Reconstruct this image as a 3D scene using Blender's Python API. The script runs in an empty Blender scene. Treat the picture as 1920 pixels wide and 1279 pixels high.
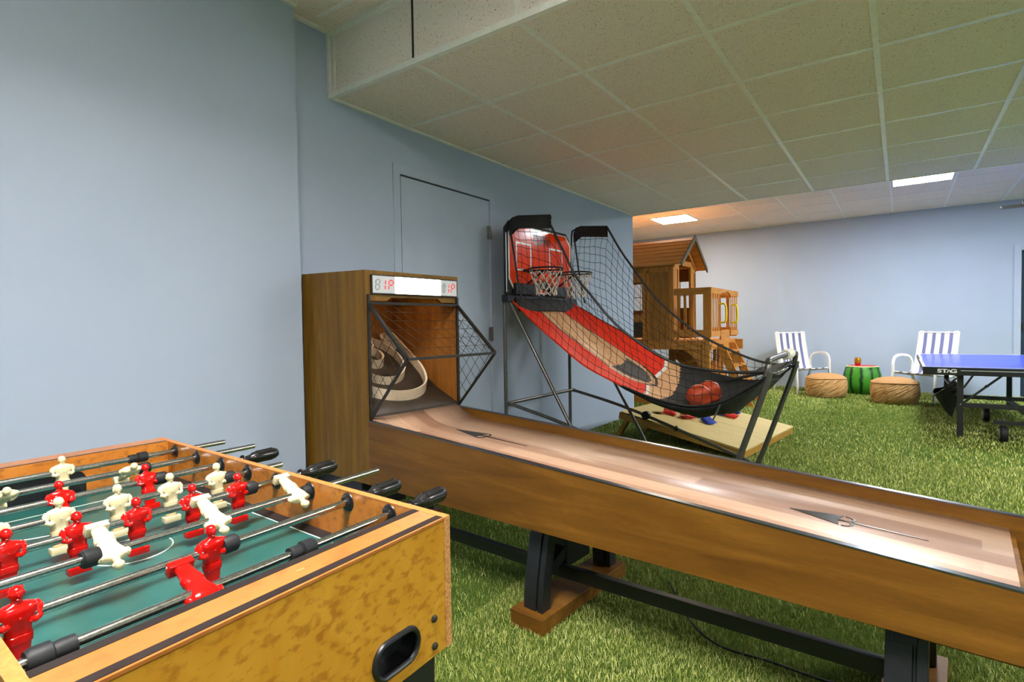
import bpy, bmesh, math, random
import numpy as np
from mathutils import Matrix, Vector, Euler
R=math.radians; PI=math.pi
sc=bpy.context.scene; COL=sc.collection
rnd=random.Random(7)

# ---------------- camera, world, exposure ----------------
YAW,PIT,ROL=0.618531570,0.0281878206,-0.0152082132
CAMZ=1.08; FPX=1021.68
fwd=Vector((-math.sin(YAW)*math.cos(PIT),math.cos(YAW)*math.cos(PIT),-math.sin(PIT)))
right=Vector((math.cos(YAW),math.sin(YAW),0)); up=right.cross(fwd)
r2=math.cos(ROL)*right+math.sin(ROL)*up; u2=-math.sin(ROL)*right+math.cos(ROL)*up
cam=bpy.data.cameras.new('camera'); cam.sensor_width=36; cam.sensor_fit='HORIZONTAL'; cam.lens=FPX/1920*36
cam.clip_start=.02; cam.clip_end=100
co=bpy.data.objects.new('camera',cam); COL.objects.link(co)
m=Matrix((r2,u2,-fwd)).transposed().to_4x4(); m.translation=Vector((0,0,CAMZ)); co.matrix_world=m
sc.camera=co
w=bpy.data.worlds.new('world'); sc.world=w; w.use_nodes=True
w.node_tree.nodes['Background'].inputs[0].default_value=(.75,.87,1,1)
w.node_tree.nodes['Background'].inputs[1].default_value=.05
sc.view_settings.view_transform='Standard'; sc.view_settings.look='None'
sc.view_settings.exposure=1.82; sc.view_settings.gamma=1; sc.view_settings.use_curve_mapping=False
# ceiling panels: x0,y0,x1,y1,z,strength,colour
PANELS=[(-.10,7.46,.51,8.07,2.69,36,(.95,.98,1)),(-3.15,8.07,-2.54,8.68,2.69,24,(1,.86,.68)),
        (2.95,6.85,3.56,8.07,2.69,17,(.95,.98,1)),(2.35,3.11,2.96,4.32,2.36,28,(1,.96,.92)),
        (-.70,-.62,-.095,.58,2.71,25,(1,.97,.95)),(2.95,-.62,3.56,.58,2.71,22,(1,.97,.92))]

# ---------------- helpers ----------------
def lin(c):
    return tuple((x/255/12.92 if x/255<=.04045 else ((x/255+.055)/1.055)**2.4) for x in c)+(1,)
class MB:
    def __init__(s): s.v=[]; s.f=[]; s.m=[]; s.M=None; s.mi=0
    def V(s,p):
        p=Vector(p)
        if s.M is not None: p=s.M@p
        s.v.append(tuple(p)); return len(s.v)-1
    def F(s,idx): s.f.append(tuple(idx)); s.m.append(s.mi)
    def box(s,a,b,M=None):
        o=s.M
        if M is not None: s.M=M if o is None else o@M
        x0,y0,z0=a;x1,y1,z1=b
        i=[s.V(p) for p in ((x0,y0,z0),(x1,y0,z0),(x1,y1,z0),(x0,y1,z0),(x0,y0,z1),(x1,y0,z1),(x1,y1,z1),(x0,y1,z1))]
        for q in ((0,3,2,1),(4,5,6,7),(0,1,5,4),(1,2,6,5),(2,3,7,6),(3,0,4,7)): s.F([i[k] for k in q])
        s.M=o; return s
    def bar(s,p,q,w,h,upv=(0,0,1)):
        p=Vector(p);q=Vector(q);d=(q-p); L=d.length; d.normalize(); u=Vector(upv)
        if abs(d.dot(u))>.99: u=Vector((1,0,0))
        x=d.cross(u).normalized(); z=x.cross(d).normalized()
        M=Matrix((x,d,z)).transposed().to_4x4(); M.translation=p
        return s.box((-w/2,0,-h/2),(w/2,L,h/2),M)
    def tube(s,pts,r,n=10,closed=False,cap=True,rs=None):
        P=[Vector(p) for p in pts]; N=len(P); prev=None; rings=[]
        for k in range(N):
            if closed: t=(P[(k+1)%N]-P[k-1])
            else: t=P[min(k+1,N-1)]-P[max(k-1,0)]
            if t.length<1e-9: t=Vector((0,0,1))
            t.normalize()
            if prev is None:
                a=Vector((0,0,1)) if abs(t.z)<.9 else Vector((1,0,0)); x=t.cross(a).normalized()
            else:
                x=(prev-t*prev.dot(t))
                x=x.normalized() if x.length>1e-6 else t.orthogonal().normalized()
            prev=x; y=t.cross(x); rr=rs[k] if rs else r
            rings.append([s.V(P[k]+(x*math.cos(2*PI*j/n)+y*math.sin(2*PI*j/n))*rr) for j in range(n)])
        for k in range(N if closed else N-1):
            A=rings[k];B=rings[(k+1)%N]
            for j in range(n): s.F((A[j],A[(j+1)%n],B[(j+1)%n],B[j]))
        if cap and not closed: s.F(rings[0][::-1]); s.F(rings[-1])
        return s
    def lathe(s,prof,n=24,c=(0,0,0),ax='z',sx=1,sy=1):
        rings=[]
        for (r,z) in prof:
            ring=[]
            for j in range(n):
                a=2*PI*j/n; x=r*math.cos(a)*sx; y=r*math.sin(a)*sy
                p={'z':(x,y,z),'x':(z,x,y),'y':(y,z,x)}[ax]
                ring.append(s.V((p[0]+c[0],p[1]+c[1],p[2]+c[2])))
            rings.append(ring)
        for A,B in zip(rings,rings[1:]):
            for j in range(n): s.F((A[j],A[(j+1)%n],B[(j+1)%n],B[j]))
        s.F(rings[0][::-1]); s.F(rings[-1]); return s
    def ell(s,c,r,n=14,m=9):
        prof=[(math.sin(PI*k/m),-math.cos(PI*k/m)) for k in range(m+1)]
        prof[0]=(.02,-1);prof[-1]=(.02,1); o=s.M
        T=Matrix.Translation(c)@Matrix.Diagonal((*r,1)); s.M=T if o is None else o@T
        s.lathe(prof,n); s.M=o; return s
    def prism(s,poly,off,flip=False):
        off=Vector(off); a=[s.V(p) for p in poly]; b=[s.V(Vector(p)+off) for p in poly]; n=len(a)
        s.F(a[::-1]); s.F(b)
        for j in range(n): s.F((a[j],a[(j+1)%n],b[(j+1)%n],b[j]))
        return s
    def grid(s,fn,nu,nv,thick=None,mat=None):
        idx=[[s.V(fn(i/nu,j/nv)) for j in range(nv+1)] for i in range(nu+1)]
        for i in range(nu):
            for j in range(nv):
                if mat: s.mi=mat((i+.5)/nu,(j+.5)/nv)
                s.F((idx[i][j],idx[i+1][j],idx[i+1][j+1],idx[i][j+1]))
        s.mi=0; return s
    def mesh(s,name,mats,smooth=True,bevel=0):
        me=bpy.data.meshes.new(name); me.from_pydata(s.v,[],s.f)
        if not isinstance(mats,(list,tuple)): mats=[mats]
        for mt in mats: me.materials.append(mt)
        if len(mats)>1: me.polygons.foreach_set('material_index',s.m)
        bm=bmesh.new(); bm.from_mesh(me); bmesh.ops.recalc_face_normals(bm,faces=bm.faces)
        if bevel:
            ed=[e for e in bm.edges if len(e.link_faces)==2 and e.calc_face_angle(0)>.5]
            try: bmesh.ops.bevel(bm,geom=ed,offset=bevel,segments=2,affect='EDGES',profile=.5,clamp_overlap=True)
            except Exception: pass
        bm.to_mesh(me); bm.free()
        if smooth:
            me.polygons.foreach_set('use_smooth',[True]*len(me.polygons)); me.set_sharp_from_angle(angle=R(35))
        me.update(); return me
    def obj(s,name,mats,parent=None,smooth=True,bevel=0,mod=None):
        o=bpy.data.objects.new(name,s.mesh(name,mats,smooth,bevel)); COL.objects.link(o)
        if parent is not None: o.parent=parent
        return o
def solid(o,t):
    md=o.modifiers.new('solid','SOLIDIFY'); md.thickness=t; md.offset=0; return o
def tag(o,label,cat,group=None,kind=None):
    o['label']=label; o['category']=cat
    if group: o['group']=group
    if kind: o['kind']=kind
    return o
def thing(name,label,cat,loc=(0,0,0),rz=0,group=None,rot=None):
    o=bpy.data.objects.new(name,None); COL.objects.link(o); o.empty_display_size=.05
    o.location=loc; o.rotation_euler=rot if rot else (0,0,rz); return tag(o,label,cat,group)
def struct(name,mb,mat,parent=None,**k):
    o=mb.obj(name,mat,parent,smooth=False,**k)
    if parent is None: o['kind']='structure'
    return o
def copy_tree(o,parent=None):
    c=o.copy(); COL.objects.link(c); c.parent=parent
    for ch in list(o.children): copy_tree(ch,c)
    return c
def text(name,body,size,mat,M,parent,depth=.0015,sx=1.0,bold=0.0,shear=0):
    cu=bpy.data.curves.new(name,'FONT'); cu.body=body; cu.size=size; cu.extrude=depth; cu.align_x='CENTER'; cu.align_y='CENTER'; cu.offset=bold; cu.shear=shear
    t=bpy.data.objects.new(name,cu); COL.objects.link(t); bpy.context.view_layer.update()
    me=bpy.data.meshes.new_from_object(t); bpy.data.objects.remove(t); bpy.data.curves.remove(cu)
    me.transform(Matrix.Diagonal((sx,1,1,1))); me.materials.clear(); me.materials.append(mat); me.name=name
    o=bpy.data.objects.new(name,me); COL.objects.link(o); o.parent=parent; o.matrix_local=M; return o
def smoothpts(P,n=8):
    P=[Vector(p) for p in P]; out=[]
    for i in range(len(P)-1):
        a=P[max(i-1,0)];b=P[i];c=P[i+1];d=P[min(i+2,len(P)-1)]
        for k in range(n):
            t=k/n; out.append(.5*((2*b)+(c-a)*t+(2*a-5*b+4*c-d)*t*t+(3*b-a-3*c+d)*t**3))
    out.append(P[-1]); return out
def interp(P,x):
    P=sorted(P)
    if x<=P[0][0]: return P[0][1]
    for (a,b),(c,d) in zip(P,P[1:]):
        if x<=c: return b+(d-b)*(x-a)/(c-a)
    return P[-1][1]
# ---------------- materials ----------------
class NT:
    def __init__(s,name,rough=.5,metal=0,col=None,spec=.5):
        s.m=bpy.data.materials.new(name); s.m.use_nodes=True; s.t=s.m.node_tree; s.b=s.t.nodes['Principled BSDF']
        s.b.inputs['Roughness'].default_value=rough; s.b.inputs['Metallic'].default_value=metal
        s.b.inputs['Specular IOR Level'].default_value=spec
        if col: s.b.inputs['Base Color'].default_value=lin(col)
    def n(s,t,**k):
        x=s.t.nodes.new(t)
        for a,b in k.items(): setattr(x,a,b)
        return x
    def L(s,a,b): s.t.links.new(a,b)
    def coords(s,scale=(1,1,1),rot=(0,0,0),kind='Object'):
        tc=s.n('ShaderNodeTexCoord'); mp=s.n('ShaderNodeMapping'); mp.inputs['Scale'].default_value=scale; mp.inputs['Rotation'].default_value=rot
        s.L(tc.outputs[kind],mp.inputs[0]); return mp.outputs[0]
    def noise(s,v,scale,detail=4,rough=.5,dist=0):
        x=s.n('ShaderNodeTexNoise'); x.inputs['Scale'].default_value=scale; x.inputs['Detail'].default_value=detail; x.inputs['Roughness'].default_value=rough; x.inputs['Distortion'].default_value=dist
        if v is not None: s.L(v,x.inputs['Vector'])
        return x.outputs[0]
    def ramp(s,f,stops,interp='LINEAR'):
        x=s.n('ShaderNodeValToRGB'); e=x.color_ramp.elements; x.color_ramp.interpolation=interp
        while len(e)<len(stops): e.new(.5)
        for k,(p,c) in enumerate(stops): e[k].position=p; e[k].color=lin(c) if len(c)==3 else c
        s.L(f,x.inputs[0]); return x.outputs[0]
    def mix(s,f,a,b,mode='MIX'):
        x=s.n('ShaderNodeMix',data_type='RGBA',blend_type=mode)
        for sock,val in ((x.inputs[0],f),(x.inputs[6],a),(x.inputs[7],b)):
            if hasattr(val,'is_linked'): s.L(val,sock)
            elif isinstance(val,(int,float)): sock.default_value=val
            else: sock.default_value=lin(val)
        return x.outputs[2]
    def math(s,op,a,b=None):
        x=s.n('ShaderNodeMath',operation=op)
        for i,v in enumerate((a,b)):
            if v is None: continue
            if hasattr(v,'is_linked'): s.L(v,x.inputs[i])
            else: x.inputs[i].default_value=v
        return x.outputs[0]
    def base(s,c): s.L(c,s.b.inputs['Base Color']); return s
    def bump(s,h,st=.3,d=.01):
        x=s.n('ShaderNodeBump'); x.inputs['Strength'].default_value=st; x.inputs['Distance'].default_value=d
        s.L(h,x.inputs['Height']); s.L(x.outputs[0],s.b.inputs['Normal']); return s
def plain(name,col,rough=.5,metal=0,spec=.5,var=6,scale=30,bump=0):
    t=NT(name,rough,metal,None,spec); v=t.coords(); f=t.noise(v,scale,3)
    lo=tuple(max(0,c-var) for c in col); hi=tuple(min(255,c+var) for c in col)
    t.base(t.ramp(f,[(.3,lo),(.7,hi)]))
    if bump: t.bump(f,bump,.002)
    return t.m
def emis(name,col,st,bc=(230,230,230)):
    t=NT(name,.4,0,bc,.2); t.b.inputs['Emission Color'].default_value=(*col,1); t.b.inputs['Emission Strength'].default_value=st; return t.m
def wood(name,c1,c2,c3,axis='x',scale=3,stretch=14,rough=.45,fine=60,bump=.08,coat=0,spec=.5):
    t=NT(name,rough,spec=spec); sc3={'x':(1,stretch,stretch),'y':(stretch,1,stretch),'z':(stretch,stretch,1)}[axis]
    v=t.coords(sc3); f=t.noise(v,scale,5,.55,.6); g=t.noise(v,fine,3,.6)
    c=t.ramp(f,[(.28,c1),(.5,c2),(.74,c3)]); gg=t.ramp(g,[(.3,(200,200,200)),(.7,(255,255,255))])
    t.base(t.mix(.55,c,gg,'MULTIPLY')); t.bump(g,bump,.001)
    if coat: t.b.inputs['Coat Weight'].default_value=coat; t.b.inputs['Coat Roughness'].default_value=.15
    return t.m
def burl(name,c1,c2,c3,scale=1,rough=.3):
    t=NT(name,rough); v=t.coords((1,1,1)); w1=t.noise(v,7*scale,4,.5,1.5)
    base=t.ramp(w1,[(.3,c1),(.7,c2)])
    sp=t.noise(t.coords((1,.8,1.3)),58*scale,4,.5,.15); spots=t.ramp(sp,[(.50,(0,0,0)),(.66,(255,255,255))])
    c=t.mix(t.math('MULTIPLY',spots,.6),base,c3); t.base(c); t.bump(sp,.05,.001); return t.m
M={}
def wallmat():
    t=NT('wall_paint',.75,spec=.25); v=t.coords((1,1,1),kind='Object'); f=t.noise(v,180,3,.6); g=t.noise(v,2,2)
    t.base(t.ramp(g,[(.2,(168,182,203)),(.8,(173,187,208))])); t.bump(f,.12,.002); return t.m
def tilemat():
    t=NT('acoustic_tile',.95,spec=.1); v=t.coords(kind='Object'); a=t.noise(v,110,5,.75,.4); b=t.noise(v,320,2,.7)
    vo=t.n('ShaderNodeTexVoronoi'); vo.inputs['Scale'].default_value=75; t.L(v,vo.inputs['Vector'])
    holes=t.ramp(vo.outputs['Distance'],[(.12,(255,255,255)),(.22,(0,0,0))])
    rare=t.ramp(t.noise(v,60,2),[(.48,(0,0,0)),(.53,(255,255,255))])
    hm=t.mix(1.0,holes,rare,'MULTIPLY')
    sp=t.ramp(b,[(.66,(0,0,0)),(.74,(255,255,255))])
    c=t.ramp(a,[(.3,(226,214,202)),(.6,(246,236,226))]); c=t.mix(t.math('MULTIPLY',sp,.35),c,(110,104,90)); c=t.mix(hm,c,(84,78,66))
    t.base(c); t.bump(a,.25,.003); return t.m
def grassbase():
    t=NT('turf_backing',.95,spec=.1); v=t.coords(); a=t.noise(v,140,5,.7); b=t.noise(v,5,3)
    c=t.ramp(a,[(.3,(50,74,24)),(.5,(96,124,48)),(.7,(146,166,84))]); d=t.ramp(b,[(.3,(205,215,190)),(.7,(255,255,255))])
    t.base(t.mix(1,c,d,'MULTIPLY')); t.bump(a,.9,.02); return t.m
def blademat():
    t=NT('turf_blades',.42,spec=.5); at=t.n('ShaderNodeAttribute',attribute_name='tint'); f=at.outputs['Fac']
    c=t.ramp(f,[(0,(84,100,36)),(.35,(150,162,72)),(.6,(190,196,104)),(.86,(222,224,150)),(1,(246,240,204))])
    t.base(c); return t.m
M['wall']=wallmat(); M['tile']=tilemat(); M['turf']=grassbase(); M['blade']=blademat()
M['door']=plain('door_paint',(172,186,207),.6,var=2,scale=8)
M['tbar']=plain('ceiling_grid_metal',(240,240,232),.3,var=5)
M['tbar_dark']=plain('joint_shadow_gap',(40,40,38),.8)
M['steel']=plain('brushed_steel',(150,150,150),.3,1,var=10,scale=200)
M['chrome']=plain('worn_chrome_rod',(190,188,184),.22,1,var=24,scale=300)
M['tubegrey']=plain('grey_tube_metal',(112,110,106),.36,.8,var=8,scale=80)
M['tubedark']=plain('dark_tube_metal',(66,64,60),.4,.7,var=6,scale=80)
M['black']=plain('black_plastic',(22,23,26),.35,var=4,scale=60)
M['blackmetal']=plain('black_painted_steel',(24,25,28),.42,var=4,scale=60,bump=.05)
M['grip']=plain('dark_grey_grip',(28,27,28),.2,var=6)
M['rubber']=plain('black_rubber',(28,29,31),.55,spec=.3,var=4)
M['frame_blk']=plain('black_cage_metal',(38,36,33),.5,.3,var=6)
M['wire']=plain('bronze_cage_wire',(58,48,38),.5,.5,var=8)
M['sk_side']=wood('walnut_laminate_side',(94,58,12),(114,74,18),(136,92,28),'x',2.2,10,.48,40,.05,0,.35)
M['sk_cab']=wood('walnut_laminate_upright',(102,70,14),(122,86,20),(142,104,32),'z',2.2,10,.5,40,.05,0,.3)
M['sk_in']=wood('walnut_laminate_inside',(128,78,26),(150,96,36),(170,112,48),'z',2.4,9,.4,40,.05)
def lanemat():
    t=NT('maple_lane_boards',.42,spec=.6); v=t.coords((1,14,1)); tc=t.n('ShaderNodeTexCoord'); sp=t.n('ShaderNodeSeparateXYZ'); t.L(tc.outputs['Object'],sp.inputs[0])
    f=t.noise(v,1.6,4,.5,.4); g=t.noise(t.coords((1,10,1)),30,3,.6)
    br=t.n('ShaderNodeTexBrick'); br.inputs['Scale'].default_value=1; br.inputs['Brick Width'].default_value=.75; br.inputs['Row Height'].default_value=.082
    br.inputs['Mortar Size'].default_value=.0; br.offset=.37; br.inputs['Color1'].default_value=lin((140,100,78)); br.inputs['Color2'].default_value=lin((214,180,152)); br.inputs['Bias'].default_value=0
    t.L(t.coords((1,1,1)),br.inputs['Vector'])
    c=t.ramp(f,[(.28,(136,94,72)),(.44,(178,138,116)),(.58,(198,162,138)),(.74,(154,112,90))])
    c=t.mix(.7,c,br.outputs['Color']); gg=t.ramp(g,[(.3,(216,212,208)),(.7,(255,255,255))]); t.base(t.mix(.6,c,gg,'MULTIPLY')); t.b.inputs['Coat Weight'].default_value=.5; t.b.inputs['Coat Roughness'].default_value=.30; return t.m
M['lane']=lanemat()
M['board']=plain('dark_brown_playfield',(60,50,40),.55,var=5,scale=20)
M['ring']=wood('pale_ring_plastic',(188,168,140),(206,186,158),(220,204,178),'x',3,2,.45)
M['ringedge']=plain('cream_ring_edge',(236,226,206),.4)
M['trim']=plain('aluminium_edge',(104,108,116),.28,.9,var=5,scale=80)
M['ink']=plain('black_inlay',(36,34,32),.3,var=3)
M['marq']=emis('marquee_glow',(1,.86,.66),3)
M['disp']=emis('display_panel',(.80,.84,.86),.05,(176,180,182))
M['digit']=emis('red_digit',(1,.10,.10),.22,(150,20,20))
M['ghost']=plain('unlit_digit',(140,140,140),.5)
M['burl']=burl('yellow_burl_laminate',(178,122,30),(192,142,46),(134,74,16),1.3)
M['burl_side']=burl('orange_burl_laminate',(170,100,32),(190,122,46),(120,66,22),1.1)
M['burl_top']=burl('light_burl_laminate',(162,98,44),(174,112,56),(140,80,34),.9)
M['chip']=plain('raw_particle_board',(176,124,66),.9,var=26,scale=260,bump=.3)
M['edge']=plain('orange_edge_band',(190,116,56),.5,var=12,scale=150)
M['inlay']=plain('dark_brown_inlay',(38,30,28),.5,spec=.2,var=4)
M['field']=plain('green_playfield',(30,84,78),.32,var=5,scale=25)
M['line']=plain('white_field_line',(228,232,226),.5)
M['fig_w']=plain('cream_plastic',(216,202,160),.28,var=4); M['fig_r']=plain('red_gloss_plastic',(182,14,10),.16,var=6)
M['or']=plain('orange_backboard',(240,66,12),.13,var=4,scale=12,spec=.3); M['white']=plain('white_print',(232,232,228),.3,var=3)
M['navy']=plain('dark_print',(70,30,34),.3)
M['netblk']=plain('black_net_cord',(30,31,34),.8); M['netwht']=plain('white_net_cord',(226,222,208),.8)
M['cloth_blk']=plain('black_cloth',(34,33,33),.75,var=8,scale=60,bump=.2)
M['cl_red']=plain('red_cloth',(226,48,20),.6,spec=.15,var=7,scale=24); 
M['cl_wood']=wood('printed_court_boards',(206,146,98),(224,170,120),(236,190,140),'x',2.5,16,.55,30,.02)
M['cl_grey']=plain('grey_print_cloth',(70,66,66),.6,var=10,scale=40)
M['bag_strap']=plain('grey_webbing',(72,74,78),.8)
def ballmat():
    t=NT('orange_ball_rubber',.45); v=t.coords((1,1,1)); vo=t.n('ShaderNodeTexVoronoi'); vo.inputs['Scale'].default_value=160; t.L(v,vo.inputs[0]); t.base(t.ramp(t.noise(v,4,2),[(.3,(214,78,40)),(.7,(226,92,52))])); t.bump(vo.outputs['Distance'],.3,.002); return t.m
M['ball']=ballmat()
M['corn']=wood('pale_plywood_top',(224,198,130),(232,208,142),(238,216,152),'x',2,6,.5,30,.02)
M['cornside']=wood('yellow_pine_edge',(176,128,50),(196,146,62),(212,164,78),'x',3,10,.5)
M['redbag']=plain('red_canvas',(206,44,36),.8,var=8,scale=60,bump=.3); M['bluebag']=plain('blue_canvas',(34,62,158),.8,var=8,scale=60,bump=.3)
M['ph_v']=wood('cedar_upright',(180,112,34),(204,136,50),(220,156,68),'z',4,9,.6,50,.1)
M['ph_h']=wood('cedar_rail',(176,108,34),(200,132,50),(216,152,66),'x',4,9,.6,50,.1)
M['ph_y']=wood('cedar_crossboard',(176,108,34),(200,132,50),(216,152,66),'y',4,9,.6,50,.1)
M['ph_w']=wood('cedar_wall_board',(152,98,32),(172,114,42),(188,130,56),'z',3,7,.65,50,.1)
M['shingle']=wood('brown_roof_boards',(192,128,58),(214,150,74),(228,168,92),'x',3,10,.6,50,.1)
M['roofgrn']=plain('grey_green_trim',(104,98,78),.7)
M['chalk']=plain('chalk_panel',(70,54,34),.8)
M['yellow']=plain('yellow_plastic',(236,214,20),.35)
M['pane']=plain('clear_acrylic',(240,240,240),.1)
def straw(name,c1,c2,c3,zt):
    t=NT(name,.85,spec=.15); tc=t.n('ShaderNodeTexCoord'); sp=t.n('ShaderNodeSeparateXYZ'); t.L(tc.outputs['Object'],sp.inputs[0])
    a=t.math('ARCTAN2',sp.outputs[1],sp.outputs[0]); z=sp.outputs[2]; cb=t.n('ShaderNodeCombineXYZ')   # ridges wound diagonally round the side
    t.L(t.math('ADD',t.math('MULTIPLY',a,2.0),t.math('MULTIPLY',z,-14)),cb.inputs[0]); t.L(t.math('MULTIPLY',a,.8),cb.inputs[1]); t.L(t.math('MULTIPLY',z,1.5),cb.inputs[2])
    f=t.noise(cb.outputs[0],3.2,3,.55,.5)
    t.base(t.ramp(f,[(.34,c1),(.47,c2),(.7,c3)])); t.bump(f,.8,.03); return t.m
M['pouf']=straw('tan_ridged_fabric',(150,108,60),(190,146,94),(212,172,122),.3)
M['poufseam']=plain('tan_piping',(176,132,84),.8)
def melon():
    t=NT('melon_rind',.35); tc=t.n('ShaderNodeTexCoord'); sp=t.n('ShaderNodeSeparateXYZ'); t.L(tc.outputs['Object'],sp.inputs[0])
    a=t.math('ARCTAN2',sp.outputs[1],sp.outputs[0]); nz=t.noise(t.coords((1,1,1)),16,3,.6); a2=t.math('ADD',a,t.math('MULTIPLY',t.math('SUBTRACT',nz,.5),.22))
    s=t.math('SINE',t.math('MULTIPLY',a2,11)); c=t.ramp(s,[(.0,(66,140,40)),(.60,(46,122,32)),(.84,(14,58,16)),(1,(10,44,14))]); t.base(c); return t.m
M['melon']=melon(); M['melonred']=plain('melon_red_top',(206,44,52),.35,var=8,scale=40); M['melonwhite']=plain('melon_pale_rim',(200,214,150),.4)
M['gold']=plain('gold_cup_glaze',(204,146,40),.2,.7,var=20,scale=20); M['redcup']=plain('red_cup_glaze',(176,30,34),.25)
def stripes():
    t=NT('striped_sling_fabric',.7,spec=.2); tc=t.n('ShaderNodeTexCoord'); sp=t.n('ShaderNodeSeparateXYZ'); t.L(tc.outputs['Object'],sp.inputs[0])
    x=t.math('FRACT',t.math('ADD',t.math('MULTIPLY',sp.outputs[0],1/.102),100)); b=t.math('GREATER_THAN',x,.0); d=t.math('ABSOLUTE',t.math('SUBTRACT',x,0.0))
    s=t.ramp(d,[(0,(236,234,224)),(.29,(112,116,160)),(.71,(236,234,224))],'CONSTANT'); g=t.noise(t.coords((1,1,1)),300,2); t.base(s); t.bump(g,.2,.001); return t.m
M['stripe']=stripes(); M['chairwhite']=plain('white_powder_coat',(228,228,226),.4,var=3)
M['ttblue']=plain('blue_table_top',(52,68,184),.28,var=4,scale=10); M['ttedge']=plain('white_edge_tape',(224,224,220),.4,var=2)
M['wheel']=plain('grey_wheel_hub',(140,136,130),.4,var=8)
M['teal']=plain('dark_teal_door',(28,56,76),.5)
M['lightframe']=plain('white_light_frame',(220,220,218),.5)

# ---------------- room shell ----------------
HS=2.36; HU=2.71; XW=-2.588; XL=-2.5; YS=1.919; YE=6.14; YF=10.0; XR=5.2; YB=-3.2; XFL=-5.4
def bx(*ab):
    m=MB()
    for a,b in ab: m.box(a,b)
    return m
struct('floor',bx(((XFL-.2,YB-.2,-.1),(XR+.2,YF+.2,0))),M['turf'])
struct('wall_left',bx(((XL-.25,YB,0),(XL,1.657,HU+.1))),M['wall'])
struct('wall_door_side',bx(((XW-.15,1.657,0),(XW,2.435,HU+.1)),((XW-.15,3.36,0),(XW,YE,HU+.1)),((XW-.15,2.435,2.052),(XW,3.36,HU+.1)),((XFL,YE-.12,0),(XW-.15,YE,HU+.1))),M['wall'])
struct('wall_far',bx(((XFL,YF,0),(1.33,YF+.12,HU+.1)),((1.33,YF,2.0),(2.25,YF+.12,HU+.1)),((2.25,YF,0),(XR,YF+.12,HU+.1))),M['wall'])
struct('wall_far_left',bx(((XFL-.12,YE,0),(XFL,YF,HU+.1))),M['wall'])
struct('wall_right',bx(((XR,YB,0),(XR+.12,YF,HU+.1))),M['wall'])
struct('wall_back',bx(((XL,YB-.12,0),(XR,YB,HU+.1))),M['wall'])
# door in the side wall
d=struct('door_1',bx(((XW-.05,2.4425,.01),(XW-.004,3.3575,2.044))),M['door']); 
mb=MB(); mb.box((XW-.055,2.435,0),(XW+.001,2.4415,2.052)); mb.box((XW-.055,2.4415,2.0455),(XW+.001,3.36,2.052))
mb.obj('door_gap_shade',M['tbar_dark'],d,False)  # dark strip standing in for the shade in the gap round the door
mb=MB(); mb.box((XW,2.375,0),(XW+.006,2.433,2.11)); mb.box((XW,3.362,0),(XW+.006,3.42,2.11)); mb.box((XW,2.433,2.054),(XW+.006,3.362,2.11))
mb.obj('door_frame',M['door'],d,False)
for z in (1.80,1.02,.22):
    mb=MB(); mb.tube([(XW+.012,3.354,z-.055),(XW+.012,3.354,z+.055)],.008,8); mb.box((XW-.002,3.33,z-.05),(XW+.009,3.378,z+.05)); mb.obj('hinge',M['steel'],d)
# far door with frame
d=struct('door_2',bx(((1.33,YF+.06,0),(2.25,YF+.10,2.0))),M['teal'])
mb=MB(); mb.box((1.26,YF-.02,0),(1.335,YF+.06,2.07)); mb.box((2.245,YF-.02,0),(2.32,YF+.06,2.07)); mb.box((1.335,YF-.02,1.995),(2.245,YF+.06,2.07)); mb.obj('door_frame',M['door'],d,False,.004)
mb=MB(); mb.box((1.35,YF+.02,.92),(1.55,YF+.06,1.02)); mb.obj('push_bar',M['black'],d,False)
# ceilings
px0,py0,px1,py1=PANELS[4][:4]; RC=.20   # the near light sits deep in its housing
struct('ceiling',bx(((XL-.3,YB,HU),(px0,YS,HU+RC+.05)),((px1,YB,HU),(XR,YS,HU+RC+.05)),((px0,YB,HU),(px1,py0,HU+RC+.05)),((px0,py1,HU),(px1,YS,HU+RC+.05)),((px0,py0,HU+RC),(px1,py1,HU+RC+.05)),((XFL,YE-.04,HU-.02),(XR,YF,HU+.1)),((XW-.1,YS+.02,HS),(XR,YE-.02,HS+.08)),((XW-.1,YS,HS),(XR,YS+.02,HU+.1)),((XW-.1,YE-.02,HS),(XR,YE,HU+.1))),M['tile'])
GX=[-1.926,-1.314,-.70,-.095,.515,1.125,1.735,2.345,2.955,3.565,4.175,4.785]
def inpanel(x0,x1,y0,y1,z): return any(p[0]<x1-.01 and p[2]>x0+.01 and p[1]<y1-.01 and p[3]>y0+.01 and abs(p[4]-z)<.03 for p in PANELS)
def grid_trim(name,xs,ys,x0,x1,y0,y1,z,w=.024):
    mb=MB()
    for x in xs: mb.box((x-w/2,y0,z-.004),(x+w/2,y1,z+.001))
    ya=sorted(ys); xa=[x0]+sorted(xs)+[x1]
    for y in ya:
        for a,b in zip(xa,xa[1:]):
            if inpanel(a,b,y-.02,y+.02,z) : continue
            mb.box((a+w/2,y-w/2,z-.004),(b-w/2,y+w/2,z+.001))
    return struct(name,mb,M['tbar'])
grid_trim('trim_1',GX,[2.50,3.11,3.715,4.325,4.93,5.54],XW,XR,YS,YE,HS)
grid_trim('trim_2',GX,[1.79-.61*k for k in range(9)],XL,XR,YB,YS,HU)
grid_trim('trim_3',[-4.98,-4.37,-3.76,-3.15,-2.54]+GX,[6.85,7.46,8.07,8.68,9.29,9.9],XFL,XR,YE,YF,HU-.02)
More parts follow.
